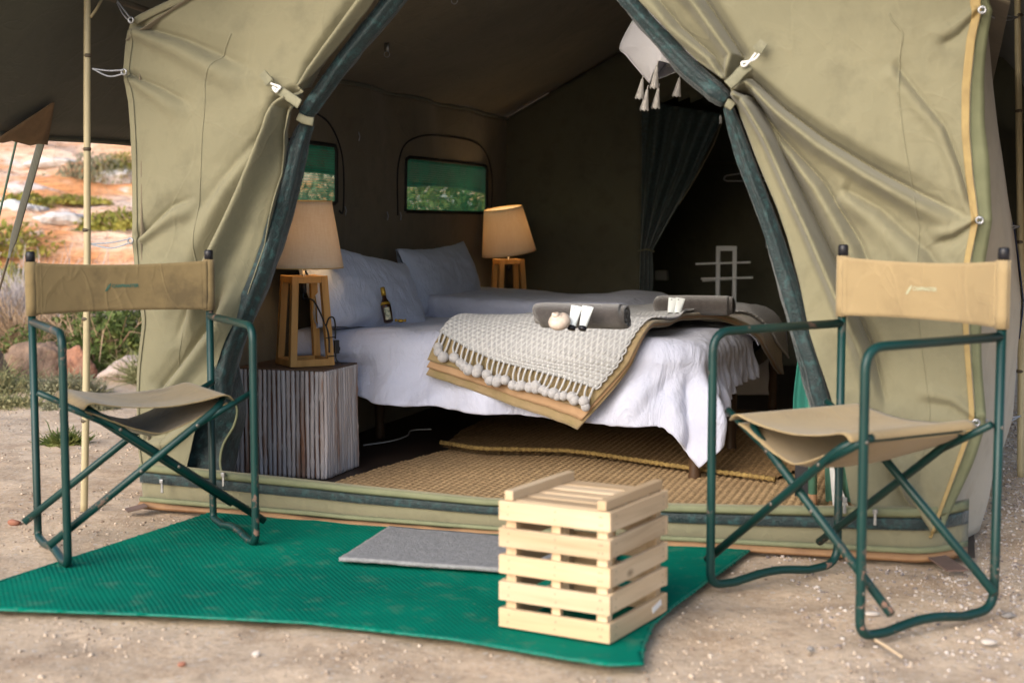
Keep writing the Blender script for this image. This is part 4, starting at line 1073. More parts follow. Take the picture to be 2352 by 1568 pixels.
def lamp(label, a, u, z, rz, tilt, power, cord):
    t = Thing('table_lamp', label, 'table lamp', (a, u, z), tw(a, u, z), 'table lamps with wooden stands', -TH + rz)
    hb, ht_, H_, th = .074, .056, .335, .026
    for sx, sy in ((-1, -1), (1, -1), (1, 1), (-1, 1)):
        t.part('leg', Geo().bar((sx * hb, sy * hb, .0), (sx * ht_, sy * ht_, H_), th, th, (0, 1, 0)), M['lamp_wood'], bevel=.0015)
    for (x0, y0), (x1, y1) in (((-1, -1), (1, -1)), ((1, -1), (1, 1)), ((1, 1), (-1, 1)), ((-1, 1), (-1, -1))):
        ex = np.array([x1 - x0, y1 - y0, 0]) / 2
        for hw, zz, nm in ((hb, .013, 'bottom_rail'), (ht_, H_ - .0135, 'top_rail')):
            p0 = np.array([x0 * hw, y0 * hw, zz]) + ex * (th / 2 - .001); p1 = np.array([x1 * hw, y1 * hw, zz]) - ex * (th / 2 - .001)
            t.part(nm, Geo().bar(p0, p1, .025, .026), M['lamp_wood'], bevel=.0015)
    t.part('cross_bar', Geo().bar((-ht_, 0, H_ - .016), (ht_, 0, H_ - .016), .022, .018), M['lamp_wood'])
    t.part('stem', Geo().lathe([(.005, H_ - .05), (.005, H_ + .035)], 12), M['chrome'], smooth=True)
    t.part('socket', Geo().lathe([(.010, H_ - .065), (.010, H_ - .03), (.006, H_ - .027)], 12), M['black'], smooth=True)
    t.part('bulb_holder', Geo().lathe([(.006, H_ + .030), (.020, H_ + .036), (.020, H_ + .045), (.016, H_ + .09)], 14), M['black'], smooth=True)
    Mx = np.array(Matrix.Rotation(tilt[0], 3, 'X') @ Matrix.Rotation(tilt[1], 3, 'Y'))
    n = 48; zb = .032; hs = .246; V = np.zeros((14, n, 3))
    for i, q in enumerate(np.linspace(0, 1, 14)):
        for j in range(n):
            an = 2 * math.pi * j / n; V[i, j] = ((.148 - .044 * q) * math.cos(an), (.148 - .044 * q) * math.sin(an), hs * q - .02)
    V = V @ Mx.T + np.array((0, 0, H_ + zb + .02))
    sd = t.part('lamp_shade', Geo().grid(V, True), M['shade'], smooth=True, solid=.002)
    rim = simple('gold shade lining', (.62, .40, .16), .6)
    for i in (0, 13):
        t.part('shade_rim', Geo().tube(np.concatenate([V[i], V[i][:1]]), .0022, 6, False), rim, sd, smooth=True)
    t.part('shade_spider', Geo().tube([V[0, 0] * .15 + V[13, 0] * .85, V[0, 24] * .15 + V[13, 24] * .85], .0018, 6), M['black'], sd)
    ld = bpy.data.lights.new('bulb_light', 'POINT'); ld.energy = power; ld.color = (1, .70, .38); ld.shadow_soft_size = .03
    lo = bpy.data.objects.new('bulb_light', ld); COL.objects.link(lo); lo.parent = t.root; lo.location = (0, 0, H_ + .175)
    bm_, nt, bb = nodes('lit bulb'); bb.inputs['Emission Color'].default_value = (1, .7, .4, 1); bb.inputs['Emission Strength'].default_value = 2.0
    t.part('bulb', Geo().ball((0, 0, H_ + .115), (.024, .024, .03), 12, 8), bm_, smooth=True)
    if cord:
        def cs(pts): return [(x * .80, y * .80, z) for x, y, z in pts]
        cp = catmull(cs([(0, 0, H_ - .065), (-.004, -.01, H_ - .085), (.03, -.05, .24), (.068, -.095, .155), (.080, -.108, .11), (.078, -.118, .05)]), 30)
        t.part('cord', Geo().tube(cp, .0032, 6).tube(catmull(cs([(.072, -.098, .150), (.078, -.116, .178), (.100, -.118, .180), (.112, -.110, .150), (.112, -.108, .10)]), 20), .0032, 6)
               .tube(catmull(cs([(.112, -.108, .045), (.116, -.112, .02), (.135, -.118, .008), (.17, -.10, .006), (.185, -.085, .004)]), 20), .0032, 6), M['black'], smooth=True)
        t.part('switch', Geo().box((.095, -.084, .070), (.018, .018, .050)).box((.106, -.084, .062), (.006, .008, .014)), M['black'], bevel=.002)
        t.part('cable_tie', Geo().tube(cs([(.062, -.116, .105), (.112, -.116, .108)]), .002, 5).tube(cs([(.068, -.118, .036), (.114, -.116, .038)]), .002, 5), M['black'])
    return t
lamp('table lamp with tan shade on the near stick table', .212, .735, .417, R(45.5), (R(1.5), R(0)), .55, True)
lamp('table lamp with tilted shade beyond the far pillow', .215, 3.26, .417, R(35), (R(3), R(-9)), .85, False)

# ================================================================== rugs
def jute_mat(name, c1, c2):
    m, nt, b = nodes(name); c = coord(nt)
    col = mix(nt, ramp(nt, noise(nt, c, 3, 3), [(.35, 0), (.65, 1)]), c1, c2)
    col = mix(nt, ramp(nt, noise(nt, c, 70, 5, .7), [(.40, 0), (.62, .65)]), col, tuple(k * .38 for k in c2))
    nt.links.new(col, b.inputs['Base Color']); b.inputs['Roughness'].default_value = .95; b.inputs['Specular IOR Level'].default_value = .15
    bump(nt, b, noise(nt, coord(nt, 'Object', (1, .25, 1)), 420, 3), .7, .002)
    return m
M['jute'] = jute_mat('braided jute', (.49, .335, .18), (.41, .275, .145))
M['jute2'] = jute_mat('darker braided jute', (.36, .23, .11), (.29, .18, .085))
def rug(name, label, a0, a1, u0, u1, z0, mat, seed, cut, step=.0052, lift=None):
    a = np.arange(a0, a1, step); u = np.arange(u0, u1, step * 1.15); A2, U2 = np.meshgrid(a, u, indexing='ij')
    pa, pu = .026, .036
    row = A2 / pa; fr = row - np.floor(row); odd = np.floor(row) % 2
    prof = np.sqrt(np.clip(1 - (2 * fr - 1) ** 2, 0, 1))
    ch = np.abs(np.sin(math.pi * (U2 / pu + .55 * np.abs(fr - .5) * 2 + odd * .5)))
    Z = z0 + .010 * prof * (.45 + .55 * ch) + .006 * fbm(A2 * 3, U2 * 3, seed, 3)
    if lift is not None: Z = Z + lift(A2, U2)
    ca, cu = A2[:-1, :-1], U2[:-1, :-1]
    return single(name, label, 'rug', ((a0 + a1) / 2, (u0 + u1) / 2, z0), (np.stack([A2, U2, Z], -1).reshape(-1, 3), quadF(*A2.shape, cut(ca, cu))), mat, smooth=True)
def in_poly(x, y, poly):
    r = np.zeros(x.shape, bool); j = len(poly) - 1
    for i in range(len(poly)):
        xi, yi = poly[i]; xj, yj = poly[j]
        c = ((yi > y) != (yj > y)) & (x < (xj - xi) * (y - yi) / (yj - yi + 1e-12) + xi); r ^= c; j = i
    return r
pl = [on_zt(x, y, .03)[:2] for x, y in [(700, 1125), (840, 1080), (900, 1062), (1040, 1025), (1080, 1008)]]
poly1 = [tuple(k) for k in pl] + [(.62, 1.75), (2.45, 1.75), (2.50, .035), (.15, .035)]
rug('jute_rug', 'large braided jute rug just inside the doorway', .12, 2.5, .035, 1.76, .018, M['jute'], 71, lambda a, u: in_poly(a, u, poly1))
poly2 = [tuple(on_zt(x, y, .04)[:2]) for x, y in [(1012, 1022), (1060, 985), (1110, 960)]] + [(.60, 2.8), (2.3, 2.8), (2.3, 1.56)]
e2 = resample([tuple(on_zt(x, y, .045)[:2]) for x, y in [(1012, 1022), (1100, 1036), (1300, 1038), (1420, 1052), (1560, 1072), (1680, 1086), (1780, 1098)]], 80, 6)
poly2 = [poly2[2], poly2[1]] + [tuple(k) for k in e2] + [(2.3, 2.8), (.60, 2.8)]
rug2, rug2t = rug('jute_rug', 'second jute rug with yellow bound edge beneath the bed', .30, 2.3, 1.0, 2.8, .032, M['jute2'], 73, lambda a, u: in_poly(a, u, poly2), .0075)
# yellow binding on the second rug
bz = .040 + .012 * np.abs(fbm(np.linspace(0, 5, 80), np.zeros(80), 3)) + np.linspace(.016, .0, 80)
bd = catmull(np.c_[e2, bz], 200); rr = .009 + .0022 * np.sin(np.arange(200) * 1.9)
rug2t.part('binding', Geo().tube(bd, rr, 8), simple('yellow jute binding', (.30, .20, .065), .9, (.15, .095, .03), 90, bsc=150, bst=.8, bd=.004), rug2, smooth=True)
ck = [on_zt(x, y, .022) for x, y in [(835, 1022), (900, 1012), (935, 1000), (945, 988), (990, 985)]]
single('floor_cable', 'thin white cable on the dark floor beside the stick table', 'cable', ck[0], Geo().tube(catmull(ck, 30), .0035, 6), simple('grey white cable', (.5, .5, .52), .5), smooth=True)

# ================================================================== other things in and behind the tent
# white clothes rack in the annexe
ru = TENT_D + .75
def rp(x, y): return on_u(x, y, ru)
rk = Thing('clothes_rack', 'white clothes rack standing in the dark rear room', 'rack', (*rp(1668, 715)[:2], .02))
bx, tz = rp(1650, 565)[0], rp(1650, 565)[2]; bx2 = rp(1688, 565)[0]
for x in (bx, bx2):
    rk.part('upright', Geo().box((x, ru, (.02 + tz) / 2), (.026, .016, tz - .02)), M['white_metal'], bevel=.003)
rk.part('top_bar', Geo().box(((bx + bx2) / 2, ru, tz - .014), (bx2 - bx - .026, .015, .03)), M['white_metal'])
for (x0, y0), (x1, y1), dy in (((1600, 606), (1725, 602), -.02), ((1612, 640), (1730, 637), -.02), ((1612, 645), (1690, 641), .03)):
    p0, p1 = rp(x0, y0), rp(x1, y1)
    rk.part('shelf_bar', Geo().bar(p0 + (0, dy, 0), p1 + (0, dy, 0), .03, .012), M['white_metal'], bevel=.002)
rk.part('foot', Geo().bar((bx - .1, ru, .028), (bx2 + .1, ru, .028), .3, .016), M['white_metal'])
# wall box, switch, coat hanger
p = on_u(1520, 632, TENT_D + 1.35)
single('wall_box', 'small white box on the rear room wall left of the rack', 'box', p, Geo().box(p, (.085, .06, .065)), M['white_plastic'], bevel=.006)
p = on_u(1764, 560, TENT_D + 1.2)
single('wall_switch', 'small white switch right of the clothes rack', 'switch', p, Geo().box(p, (.024, .02, .05)).box(p + (0, -.012, .004), (.01, .008, .018)), M['white_plastic'], bevel=.003)
h = [on_u(x, y, TENT_D + .7) for x, y in [(1720, 385), (1718, 396), (1666, 404), (1662, 412), (1668, 416), (1772, 416), (1778, 410), (1718, 396)]]
hk = h[0] + (0, 0, .02)
single('coat_hanger', 'thin white coat hanger hanging in the rear room', 'coat hanger', hk, Geo().tube(resample(h, 50), .0042, 6).tube(catmull([h[1], h[0], hk + (.012, 0, .012), hk + (.024, 0, 0)], 12), .0035, 6), simple('dull white wire', (.42, .42, .43), .5), smooth=True)
# pole the hanger hangs from
single('hanging_rail', 'thin dark rail across the rear room', 'rail', (1.0, TENT_D + .7, hk[2]), Geo().tube([(.27, TENT_D + .7, hk[2] + .008), (2.48, TENT_D + .7, hk[2] + .008)], .006, 8), M['cane'], smooth=True)

# white hanging lantern cover with tassels
lu = 1.2
hg = Thing('hanging_lampshade', 'white fabric lampshade with tassels hanging behind the right flap', 'lampshade', on_u(1500, 40, lu))
def lp(x, y, u): return on_u(x, y, u)
f0 = [lp(1463, 30, lu), lp(1424, 105, lu - .02), lp(1440, 130, lu - .02), lp(1492, 192, lu - .05)]
f1 = [lp(1500, 20, lu - .05), lp(1510, 70, lu - .10), lp(1520, 108, lu - .11), lp(1514, 140, lu - .12)]
f2 = [lp(1590, 20, lu - .03), lp(1600, 60, lu - .06), lp(1620, 100, lu - .05), lp(1590, 160, lu - .04)]
b1 = [lp(1520, 20, lu + .10), lp(1520, 90, lu + .14), lp(1530, 140, lu + .14), lp(1500, 188, lu + .02)]
b2 = [lp(1600, 20, lu + .10), lp(1610, 60, lu + .14), lp(1600, 120, lu + .14), lp(1565, 162, lu + .05)]
def lerp_sheet(A_, B_, n=24, m=14, seed=1):
    A_, B_ = catmull(A_, n), catmull(B_, n); s = np.linspace(0, 1, m)[None, :, None]
    Q = A_[:, None] * (1 - s) + B_[:, None] * s
    Q[..., 1] += .02 * fbm(np.arange(n)[:, None] / 9 + np.zeros((1, m)), np.arange(m)[None, :] / 3 + np.zeros((n, 1)), seed) - .01 * np.sin(np.linspace(0, math.pi, m))[None]
    return Q
wf = linen('white voile', (.84, .84, .90), (.80, .80, .87), .15)
g = Geo()
g.grid(lerp_sheet(f0, f1, seed=2)); 
hg.part('cloth', g, wf, smooth=True, solid=.002)
hg.part('cloth', Geo().grid(lerp_sheet(f1, f2, seed=3)), wf, smooth=True, solid=.002)
hg.part('cloth', Geo().grid(lerp_sheet(f0, b1, seed=4)).grid(lerp_sheet(b1, b2, seed=5)).grid(lerp_sheet(b2, f2, seed=6)), wf, smooth=True, solid=.002)
hg.part('hook_cord', Geo().tube([lp(1520, 25, lu), lp(1520, 25, lu) + (0, 0, .3)], .004, 6), M['cord_white'], smooth=True)
ts = simple('white silk tassel', (.72, .70, .68), .7, (.55, .53, .52), 120, .4, .6, stretch=(3, 3, .2), bsc=200, bst=.7, bd=.004)
for x, y, u, L in [(1478, 172, lu - .06, .062), (1489, 196, lu - .05, .066), (1515, 192, lu - .01, .066), (1563, 170, lu + .04, .058), (1512, 140, lu - .13, .072), (1548, 120, lu + .02, .03)]:
    p = lp(x, y, u); dx = -.010
    tas = hg.part('tassel', Geo().tube([p + (0, 0, .0), p + (dx * .4, 0, -.018)], .0022, 5).ball(p + (dx * .5, 0, -.02), .0055, 8, 6), ts, smooth=True)
    n = 18; q = p + (dx * .5, 0, -.022)
    V = np.zeros((7, n, 3))
    for i, k in enumerate(np.linspace(0, 1, 7)):
        for j in range(n):
            a_ = 2 * math.pi * j / n; r_ = (.0055 + .0095 * k) * (1 + (.22 if j % 2 else -.12) * k)
            V[i, j] = q + (dx * k + r_ * math.cos(a_), r_ * math.sin(a_), -L * k * (1 + .06 * (j % 3) * k))
    hg.part('skirt', Geo().grid(V, True), ts, tas, smooth=True)

# green canvas camp stand at the right of the doorway
M['green_cloth'] = simple('green canvas', (.014, .125, .098), .8, (.018, .155, .12), 8, bsc=30, bst=.3, bd=.006)
M['green_paint'] = simple('pale green paint', (.10, .24, .17), .5, (.07, .19, .13), 20)
st = Thing('camp_stand', 'green canvas camp stand behind the right chair inside the doorway', 'stand', (2.1, .75, .02))
pf = on_zt(1866, 1165, .03)
st.part('post', Geo().tube([(pf[0], pf[1], .075), (pf[0] - .01, pf[1], .62)], .015, 10), M['green_paint'], smooth=True)
st.part('foot', Geo().tube([(pf[0], pf[1], .022), (pf[0], pf[1], .075)], .0155, 10), M['sheet_edge'], smooth=True)
st.part('post', Geo().tube([(2.45, pf[1] + .05, .022), (2.45, pf[1] + .05, .62)], .015, 10), M['green_paint'], smooth=True)
def ax(x, y, u): return on_u(x, y, u)
Lc = catmull([ax(1838, 760, .80), ax(1832, 830, .78), ax(1822, 925, .78), ax(1828, 1000, .79), ax(1840, 1060, .79), ax(1848, 1095, .79)], 40)
Rc = catmull([ax(1866, 765, .76), ax(1876, 830, .74), ax(1884, 925, .72), ax(1884, 1000, .72), ax(1876, 1060, .72), ax(1872, 1100, .72)], 40)
s = np.linspace(0, 1, 18)[None, :, None]; Q = Lc[:, None] * (1 - s) + Rc[:, None] * s
Q[..., 1] += .03 * np.sin(np.linspace(0, 9, 18))[None, :] * np.linspace(.4, 1, 40)[:, None]
st.part('cloth', Geo().grid(Q), M['green_cloth'], smooth=True, solid=.003)
Q = np.array([[ax(1893 + (1950 - 1893) * j / 8 + 4 * i / 10, 940 + (1163 - 940) * i / 10, .66 + .012 * math.sin(j * 1.1)) for j in range(9)] for i in range(11)])
st.part('side_panel', Geo().grid(Q), M['green_paint'], smooth=True, solid=.003)
Q = np.array([[ax(1903 + 10 * i / 10 + (1.2 + i * 1.7) * j, 1045 + 118 * i / 10, .60) for j in range(3)] for i in range(11)])
st.part('white_band', Geo().grid(Q), M['white_plastic'], smooth=True, solid=.003)
st.part('dark_panel', Geo().bar((pf[0] - .035, pf[1] + .03, .06), (pf[0] - .035, pf[1] + .03, .18), .05, .012), M['black'])

# ================================================================== mats in front
def mat_green():
    m, nt, b = nodes('green plastic matting')
    c = coord(nt, 'Object', (1, 1, 1), (0, 0, R(-23)))
    sp = nt.nodes.new('ShaderNodeSeparateXYZ'); nt.links.new(c, sp.inputs[0])
    wob = mathn(nt, 'MULTIPLY', noise(nt, c, 1.5, 2), .03)
    w1 = mathn(nt, 'SINE', mathn(nt, 'MULTIPLY', mathn(nt, 'ADD', sp.outputs[0], wob), 2 * math.pi / .0125))
    w2 = mathn(nt, 'SINE', mathn(nt, 'MULTIPLY', sp.outputs[1], 2 * math.pi / .008))
    broad = noise(nt, c, 2.2, 4); mid = noise(nt, c, 14, 5, .65)
    col = mix(nt, ramp(nt, broad, [(.35, 0), (.65, 1)]), (.001, .170, .108), (.001, .125, .085))
    col = mix(nt, ramp(nt, w1, [(-.0, .14), (.6, 0)]), col, (.001, .060, .045))
    dust = mathn(nt, 'ADD', ramp(nt, mid, [(.55, 0), (.80, .30)]), ramp(nt, noise(nt, c, 60, 4, .7), [(.62, 0), (.74, .35)]))
    col = mix(nt, dust, col, (.20, .22, .15))
    nt.links.new(col, b.inputs['Base Color']); b.inputs['Roughness'].default_value = .9; b.inputs['Specular IOR Level'].default_value = .04
    n1 = bump(nt, b, mathn(nt, 'MULTIPLY', w1, ramp(nt, broad, [(.35, .25), (.65, 1)])), .28, .0025); bump(nt, b, w2, .25, .002, n1)
    return m
M['mat_green'] = mat_green()
gm = [on_z(x, y)[:2] for x, y in [(500, 1178), (-158, 1393), (0, 1407), (370, 1420), (700, 1437), (1040, 1475), (1300, 1520), (1400, 1535), (1475, 1533), (1478, 1490), (1500, 1440), (1545, 1400), (1640, 1330), (1727, 1266), (1690, 1256)]]
gm = [tuple(k) for k in gm] + [tuple(tw(2.0, -.01, 0)[:2]), tuple(tw(.2, -.005, 0)[:2])]
xs = [k[0] for k in gm]; ys = [k[1] for k in gm]
ax_, ay_ = np.arange(min(xs), max(xs), .0125), np.arange(min(ys), max(ys), .0125)
A2, U2 = np.meshgrid(ax_, ay_, indexing='ij')
keep = in_poly(A2[:-1, :-1] + .006, U2[:-1, :-1] + .006, gm)
Z = .007 + .012 * np.abs(fbm(A2 * 3.2, U2 * 3.2, 505, 3)) + .004 * fbm(A2 * 12, U2 * 12, 506, 2)
o, _t = single('ground_mat', 'large green woven plastic mat spread before the tent', 'mat', (0, 3.6, 0), (np.stack([A2, U2, Z], -1).reshape(-1, 3), quadF(*A2.shape, keep)), M['mat_green'], frame='world', smooth=True, solid=.003)
g = Geo()
hemp = resample(gm[0:9], 200)
g.tube(np.c_[hemp, np.full(200, .008)], .0035, 6)
hemp = resample(gm[8:14], 80)
g.tube(np.c_[hemp, np.full(80, .008)], .0035, 6)
_t.part('hem', g, simple('green mat hem', (.002, .12, .085), .6, (.003, .19, .13), 90, bsc=120, bst=.6, bd=.004), o, smooth=True)
dm = np.array([on_z(x, y, .03) for x, y in [(895, 1208), (780, 1281), (1405, 1322), (1420, 1248)]])
s, t = np.meshgrid(np.linspace(0, 1, 60), np.linspace(0, 1, 30), indexing='ij')
Q = (dm[0] * ((1 - s) * (1 - t))[..., None] + dm[1] * ((1 - s) * t)[..., None] + dm[2] * (s * t)[..., None] + dm[3] * (s * (1 - t))[..., None])
Q[..., 2] = .026 + .006 * fbm(s * 3, t * 3, 8) + .002 * fbm(s * 30, t * 14, 9)
Q[..., :2] += (.012 * fbm(s * 2.5, t * 2.5, 18, 2))[..., None]
felt = simple('grey felt', (.25, .25, .255), .95, (.19, .19, .195), 60, bsc=140, bst=.8, bd=.005)
single('doormat', 'grey felt doormat lying on the green mat', 'doormat', dm.mean(0) * (1, 1, 0) + (0, 0, .02), Geo().grid(Q), felt, frame='world', smooth=True, solid=.010)

# ================================================================== pine crate
M['pine'] = {k: wood('pale pine ' + k, (.62, .475, .315), (.51, .36, .215), ax, 9, .6, True) for k, ax in (('x', 0), ('y', 1), ('z', 2))}
cc = on_z(1400, 1495); cl = on_z(1138, 1455); cr = on_z(1535, 1415)
ang = math.atan2(*(cr - cc)[[1, 0]]) - math.pi / 2      # right side runs along local y
W_, D_, CH = .286, .318, .300
crate = Thing('wooden_crate', 'upturned slatted pine crate on the green mat', 'crate', (0, 0, 0), cc * (1, 1, 0) + (0, 0, .012), None, ang)
# local frame: corner nearest the camera at (0,0); x goes left (negative), y away
T_ = .013; PS = .026
for i in range(5):
    z0 = .004 + i * .0628; hh = .0445
    for y, sg in ((0, 1), (D_, -1)):
        crate.part('slat', Geo().box((-W_ / 2, y + sg * T_ / 2, z0 + hh / 2), (W_ - 2 * T_ + 2 * T_, T_, hh)), M['pine']['x'], bevel=.0015)
    for x, sg in ((0, -1), (-W_, 1)):
        crate.part('slat', Geo().box((x + sg * T_ / 2, D_ / 2, z0 + hh / 2 + (.002 if i % 2 else -.001)), (T_ - .0005, D_ - 2 * T_, hh)), M['pine']['y'], bevel=.0015)
for x in (-T_ - PS / 2, -W_ + T_ + PS / 2):
    for y in (T_ + PS / 2, D_ - T_ - PS / 2):
        crate.part('corner_post', Geo().box((x, y, .148), (PS, PS, .288)), M['pine']['z'], bevel=.001)
for x, y in ((-W_ / 2, T_ + .008), (-W_ / 2, D_ - T_ - .008)):
    crate.part('middle_post', Geo().box((x, y, .145), (.022, .014, .28)), M['pine']['z'])
for k in range(5):
    y = T_ + .004 + (D_ - 2 * T_ - .058) * k / 4 + .025
    crate.part('top_slat', Geo().box((-W_ / 2, y, .2965), (W_ - 2 * T_ - .004, .048, .010)), M['pine']['x'], bevel=.0015)
crate.part('top_bar', Geo().box((-W_ + T_ + .011, D_ / 2, .3125), (.022, D_ - .01, .022)), M['pine']['y'], bevel=.0015)
crate.part('top_bar', Geo().box((-T_ - .011, D_ / 2, .3125), (.022, D_ - .01, .022)), M['pine']['y'], bevel=.0015)
ng = Geo()
for i in range(5):
    for dz in (.013, .031):
        z = .004 + i * .0628 + dz + .002 * random.random()
        for x in (-.022, -.028 - .003 * random.random(), -W_ / 2 + .003, -W_ + .024): ng.ball((x + .004 * random.random(), .0002, z), (.0021, .0006, .0021), 6, 4)
        for y in (.030, D_ - .030): ng.ball((-.0003, y + .004 * random.random(), z), (.0006, .0021, .0021), 6, 4)
_n = crate.part('nail_heads', ng, simple('grey nail', (.16, .13, .11), .5, metal=.6)); _n['kind'] = 'stuff'
crate.part('sticker', Geo().box((.0008, D_ * .80, .03), (.0012, .05, .014), Matrix.Rotation(R(12), 3, 'X')), M['white_plastic'], label='torn white sticker on the lowest slat')

# ================================================================== folding chairs
def chair_paint():
    m, nt, b = nodes('chipped green enamel'); c = coord(nt)
    col = mix(nt, ramp(nt, noise(nt, c, 7, 3), [(.3, 0), (.7, 1)]), (.003, .027, .025), (.004, .038, .033))
    chip = mathn(nt, 'MULTIPLY', ramp(nt, noise(nt, c, 26, 5, .75), [(.58, 0), (.62, 1)]), ramp(nt, noise(nt, c, 4.5, 2), [(.46, 0), (.60, 1)]))
    col = mix(nt, chip, col, (.20, .115, .085))
    nt.links.new(col, b.inputs['Base Color']); nt.links.new(ramp(nt, chip, [(0, .4), (1, .8)]), b.inputs['Roughness']); b.inputs['Specular IOR Level'].default_value = .35
    return m
M['enamel'] = chair_paint()
M['bolt'] = simple('dull bolt', (.22, .20, .17), .5, (.14, .12, .10), 80, metal=.8)
M['sling_a'] = canvas('tan chair canvas', (.205, .150, .070), (.18, .131, .062), (.10, .074, .038), .03, .85, .8)
M['sling_b'] = canvas('light tan chair canvas', (.335, .248, .130), (.305, .225, .118), (.235, .17, .09), .03)
def text_mesh(txt, size):
    cu_ = bpy.data.curves.new('lettering', 'FONT'); cu_.body = txt; cu_.size = size; cu_.align_x = 'LEFT'; cu_.shear = .15; cu_.offset = .0006
    to = bpy.data.objects.new('lettering', cu_); COL.objects.link(to)
    dg = bpy.context.evaluated_depsgraph_get()
    me = bpy.data.meshes.new_from_object(to.evaluated_get(dg))
    V = np.zeros(len(me.vertices) * 3); me.vertices.foreach_get('co', V); F = [tuple(p.vertices) for p in me.polygons]
    bpy.data.objects.remove(to); bpy.data.curves.remove(cu_); bpy.data.meshes.remove(me)
    return V.reshape(-1, 3), F
def chair(label, loc, rz, w, d, k, sling, ink, corner_r):
    t = Thing('folding_chair', label, 'chair', (0, 0, 0), (loc[0], loc[1], loc[2]), 'green folding canvas chairs', rz)
    TR = .0115; top, arm = .868 * k, .672 * k
    for sx in (-1, 1):
        x = sx * w / 2
        pts = [(x, d / 2, top), (x, d / 2, .016), (x, d * .26, .012), (x, d * .05, .025), (x, -d * .10, .025), (x, -d * .32, .012), (x, -d / 2, .014), (x, -d / 2, arm), (x, d / 2 - .004, arm + .006)]
        path = np.concatenate([fillet(pts[:3], corner_r, 8), fillet(pts[2:6], .06, 8)[1:-1], fillet(pts[5:], max(corner_r, .045), 8)])
        fr = t.part('side_frame', Geo().tube(path, TR, 12), M['enamel'], smooth=True)
        t.part('post_cap', Geo().lathe([(.0135, top - .012), (.0138, top + .018), (.011, top + .023)], 14, (x, d / 2, 0)), M['black'], fr, smooth=True)
        for y, z in ((-d / 2 + .0, .115 * k), (-d / 2, .46 * k), (d / 2, .115 * k), (d / 2, .46 * k)):
            t.part('bolt', Geo().ball((x + sx * .0105, y, z), (.003, .005, .005), 8, 6), M['bolt'], fr, smooth=True)
    # crossed legs: two bent tubes that also carry the seat
    xs_ = w / 2 - .070; zs = .452 * k
    for i, sx in enumerate((-1, 1)):
        off = .026 + .025 * i
        yf, yb = -d / 2 + off, d / 2 - off
        lo = (sx * (w / 2 + .045), .070 * k)
        path = fillet([(lo[0], yf, lo[1]), (-sx * xs_, yf, zs), (-sx * xs_, yb, zs), (lo[0], yb, lo[1])], .07, 9)
        ct = t.part('cross_tube', Geo().tube(path, TR * .96, 12), M['enamel'], smooth=True)
        for y in (yf, yb):
            dirv = np.array([-sx * xs_ - lo[0], 0, zs - lo[1]])
            for q in (.50, .82):
                c_ = np.array([lo[0], y, lo[1]]) + dirv * q
                t.part('bolt', Geo().ball(c_ + (0, -.0105 if y < 0 else .0105, 0), (.0055, .003, .0055), 8, 6), M['bolt'], ct, smooth=True)
            q = np.array([lo[0], y, lo[1]]) + dirv * .82
            t.part('strut', Geo().tube([q, (-sx * w / 2, y - math.copysign(off - .014, y) * -1 * -1 if False else y, .468 * k)], TR * .8, 8), M['enamel'], ct, smooth=True)
    # seat: upper sling and the looser sleeve under it
    n, m = 40, 26
    X_, Y_ = np.meshgrid(np.linspace(-1, 1, n), np.linspace(-1, 1, m), indexing='ij')
    yy = Y_ * (d / 2 - .012) ; xx = X_ * (xs_ + .016)
    wrap = np.clip((np.abs(X_) - .90) / .10, 0, 1)
    zz = zs + .0150 - .026 * np.clip(1 - (X_ / .84) ** 2, 0, 1) - .016 * wrap ** 2 + .006 * fbm(X_ * 2, Y_ * 2, 7) * (np.abs(X_) < .8) + .012 * (Y_ ** 2 - .6) * np.clip(1 - (X_ / .84) ** 2, 0, 1)
    t.part('seat', (np.stack([xx, yy, zz], -1).reshape(-1, 3), quadF(n, m)), sling, smooth=True, solid=.003)
    zz2 = zs - .010 - .085 * (1 - np.abs(X_) ** 1.25) + .02 * (Y_ ** 2 - .5) * (1 - X_ ** 2) + .010 * fbm(X_ * 3, Y_ * 2, 17)
    t.part('seat_sleeve', (np.stack([X_ * (xs_ + .004), yy * .96 + .01, zz2], -1).reshape(-1, 3), quadF(n, m)), sling, smooth=True, solid=.003)
    # backrest
    zb0, zb1 = .700 * k, .858 * k
    X_, Z_ = np.meshgrid(np.linspace(-1, 1, 60), np.linspace(0, 1, 16), indexing='ij')
    def by(x, z): return d / 2 - .0135 + .030 * (1 - x ** 2) + .006 * fbm(x * 3, z * 2, 27)
    dip = .010 * (1 - X_ ** 2) * np.where(Z_ > .5, 1, -.4) * np.abs(Z_ - .5) * 2
    zz = zb0 + (zb1 - zb0) * Z_ - dip
    bk = t.part('backrest', (np.stack([X_ * (w / 2 - .008), by(X_, Z_), zz], -1).reshape(-1, 3), quadF(60, 16)), sling, smooth=True, solid=.003)
    for sx in (-1, 1):
        prof = [(sx * w / 2 + .0165 * math.cos(a), d / 2 + .0165 * math.sin(a)) for a in np.linspace(0, 2 * math.pi, 17)]
        t.part('sleeve', Geo().grid(np.array([[(px, py, zb0 - .003 + (zb1 - zb0 + .006) * q) for q in np.linspace(0, 1, 6)] for px, py in prof])), sling, bk, smooth=True, solid=.002)
        t.part('seam', Geo().grid(np.array([[(sx * (w / 2 - .026) + dx, float(by(sx * .9, q)) - .0035, zb0 + .002 + (zb1 - zb0 - .006) * q) for q in np.linspace(0, 1, 8)] for dx in (-.0015, .0015)])), sling, bk)
    # printed maker's mark: a slanted leaf and small capitals
    sz = .0135
    V, F = text_mesh('CAMPMASTER', sz)
    V[:, 0] *= .95; x0 = -.030
    def onback(P):
        P = P.copy(); xn = P[:, 0] / (w / 2 - .008); zl = zb0 + (zb1 - zb0) * .50 + P[:, 1]
        return np.stack([P[:, 0], by(xn, (zl - zb0) / (zb1 - zb0)) - .0030, zl - .002], 1)
    V[:, 0] += x0
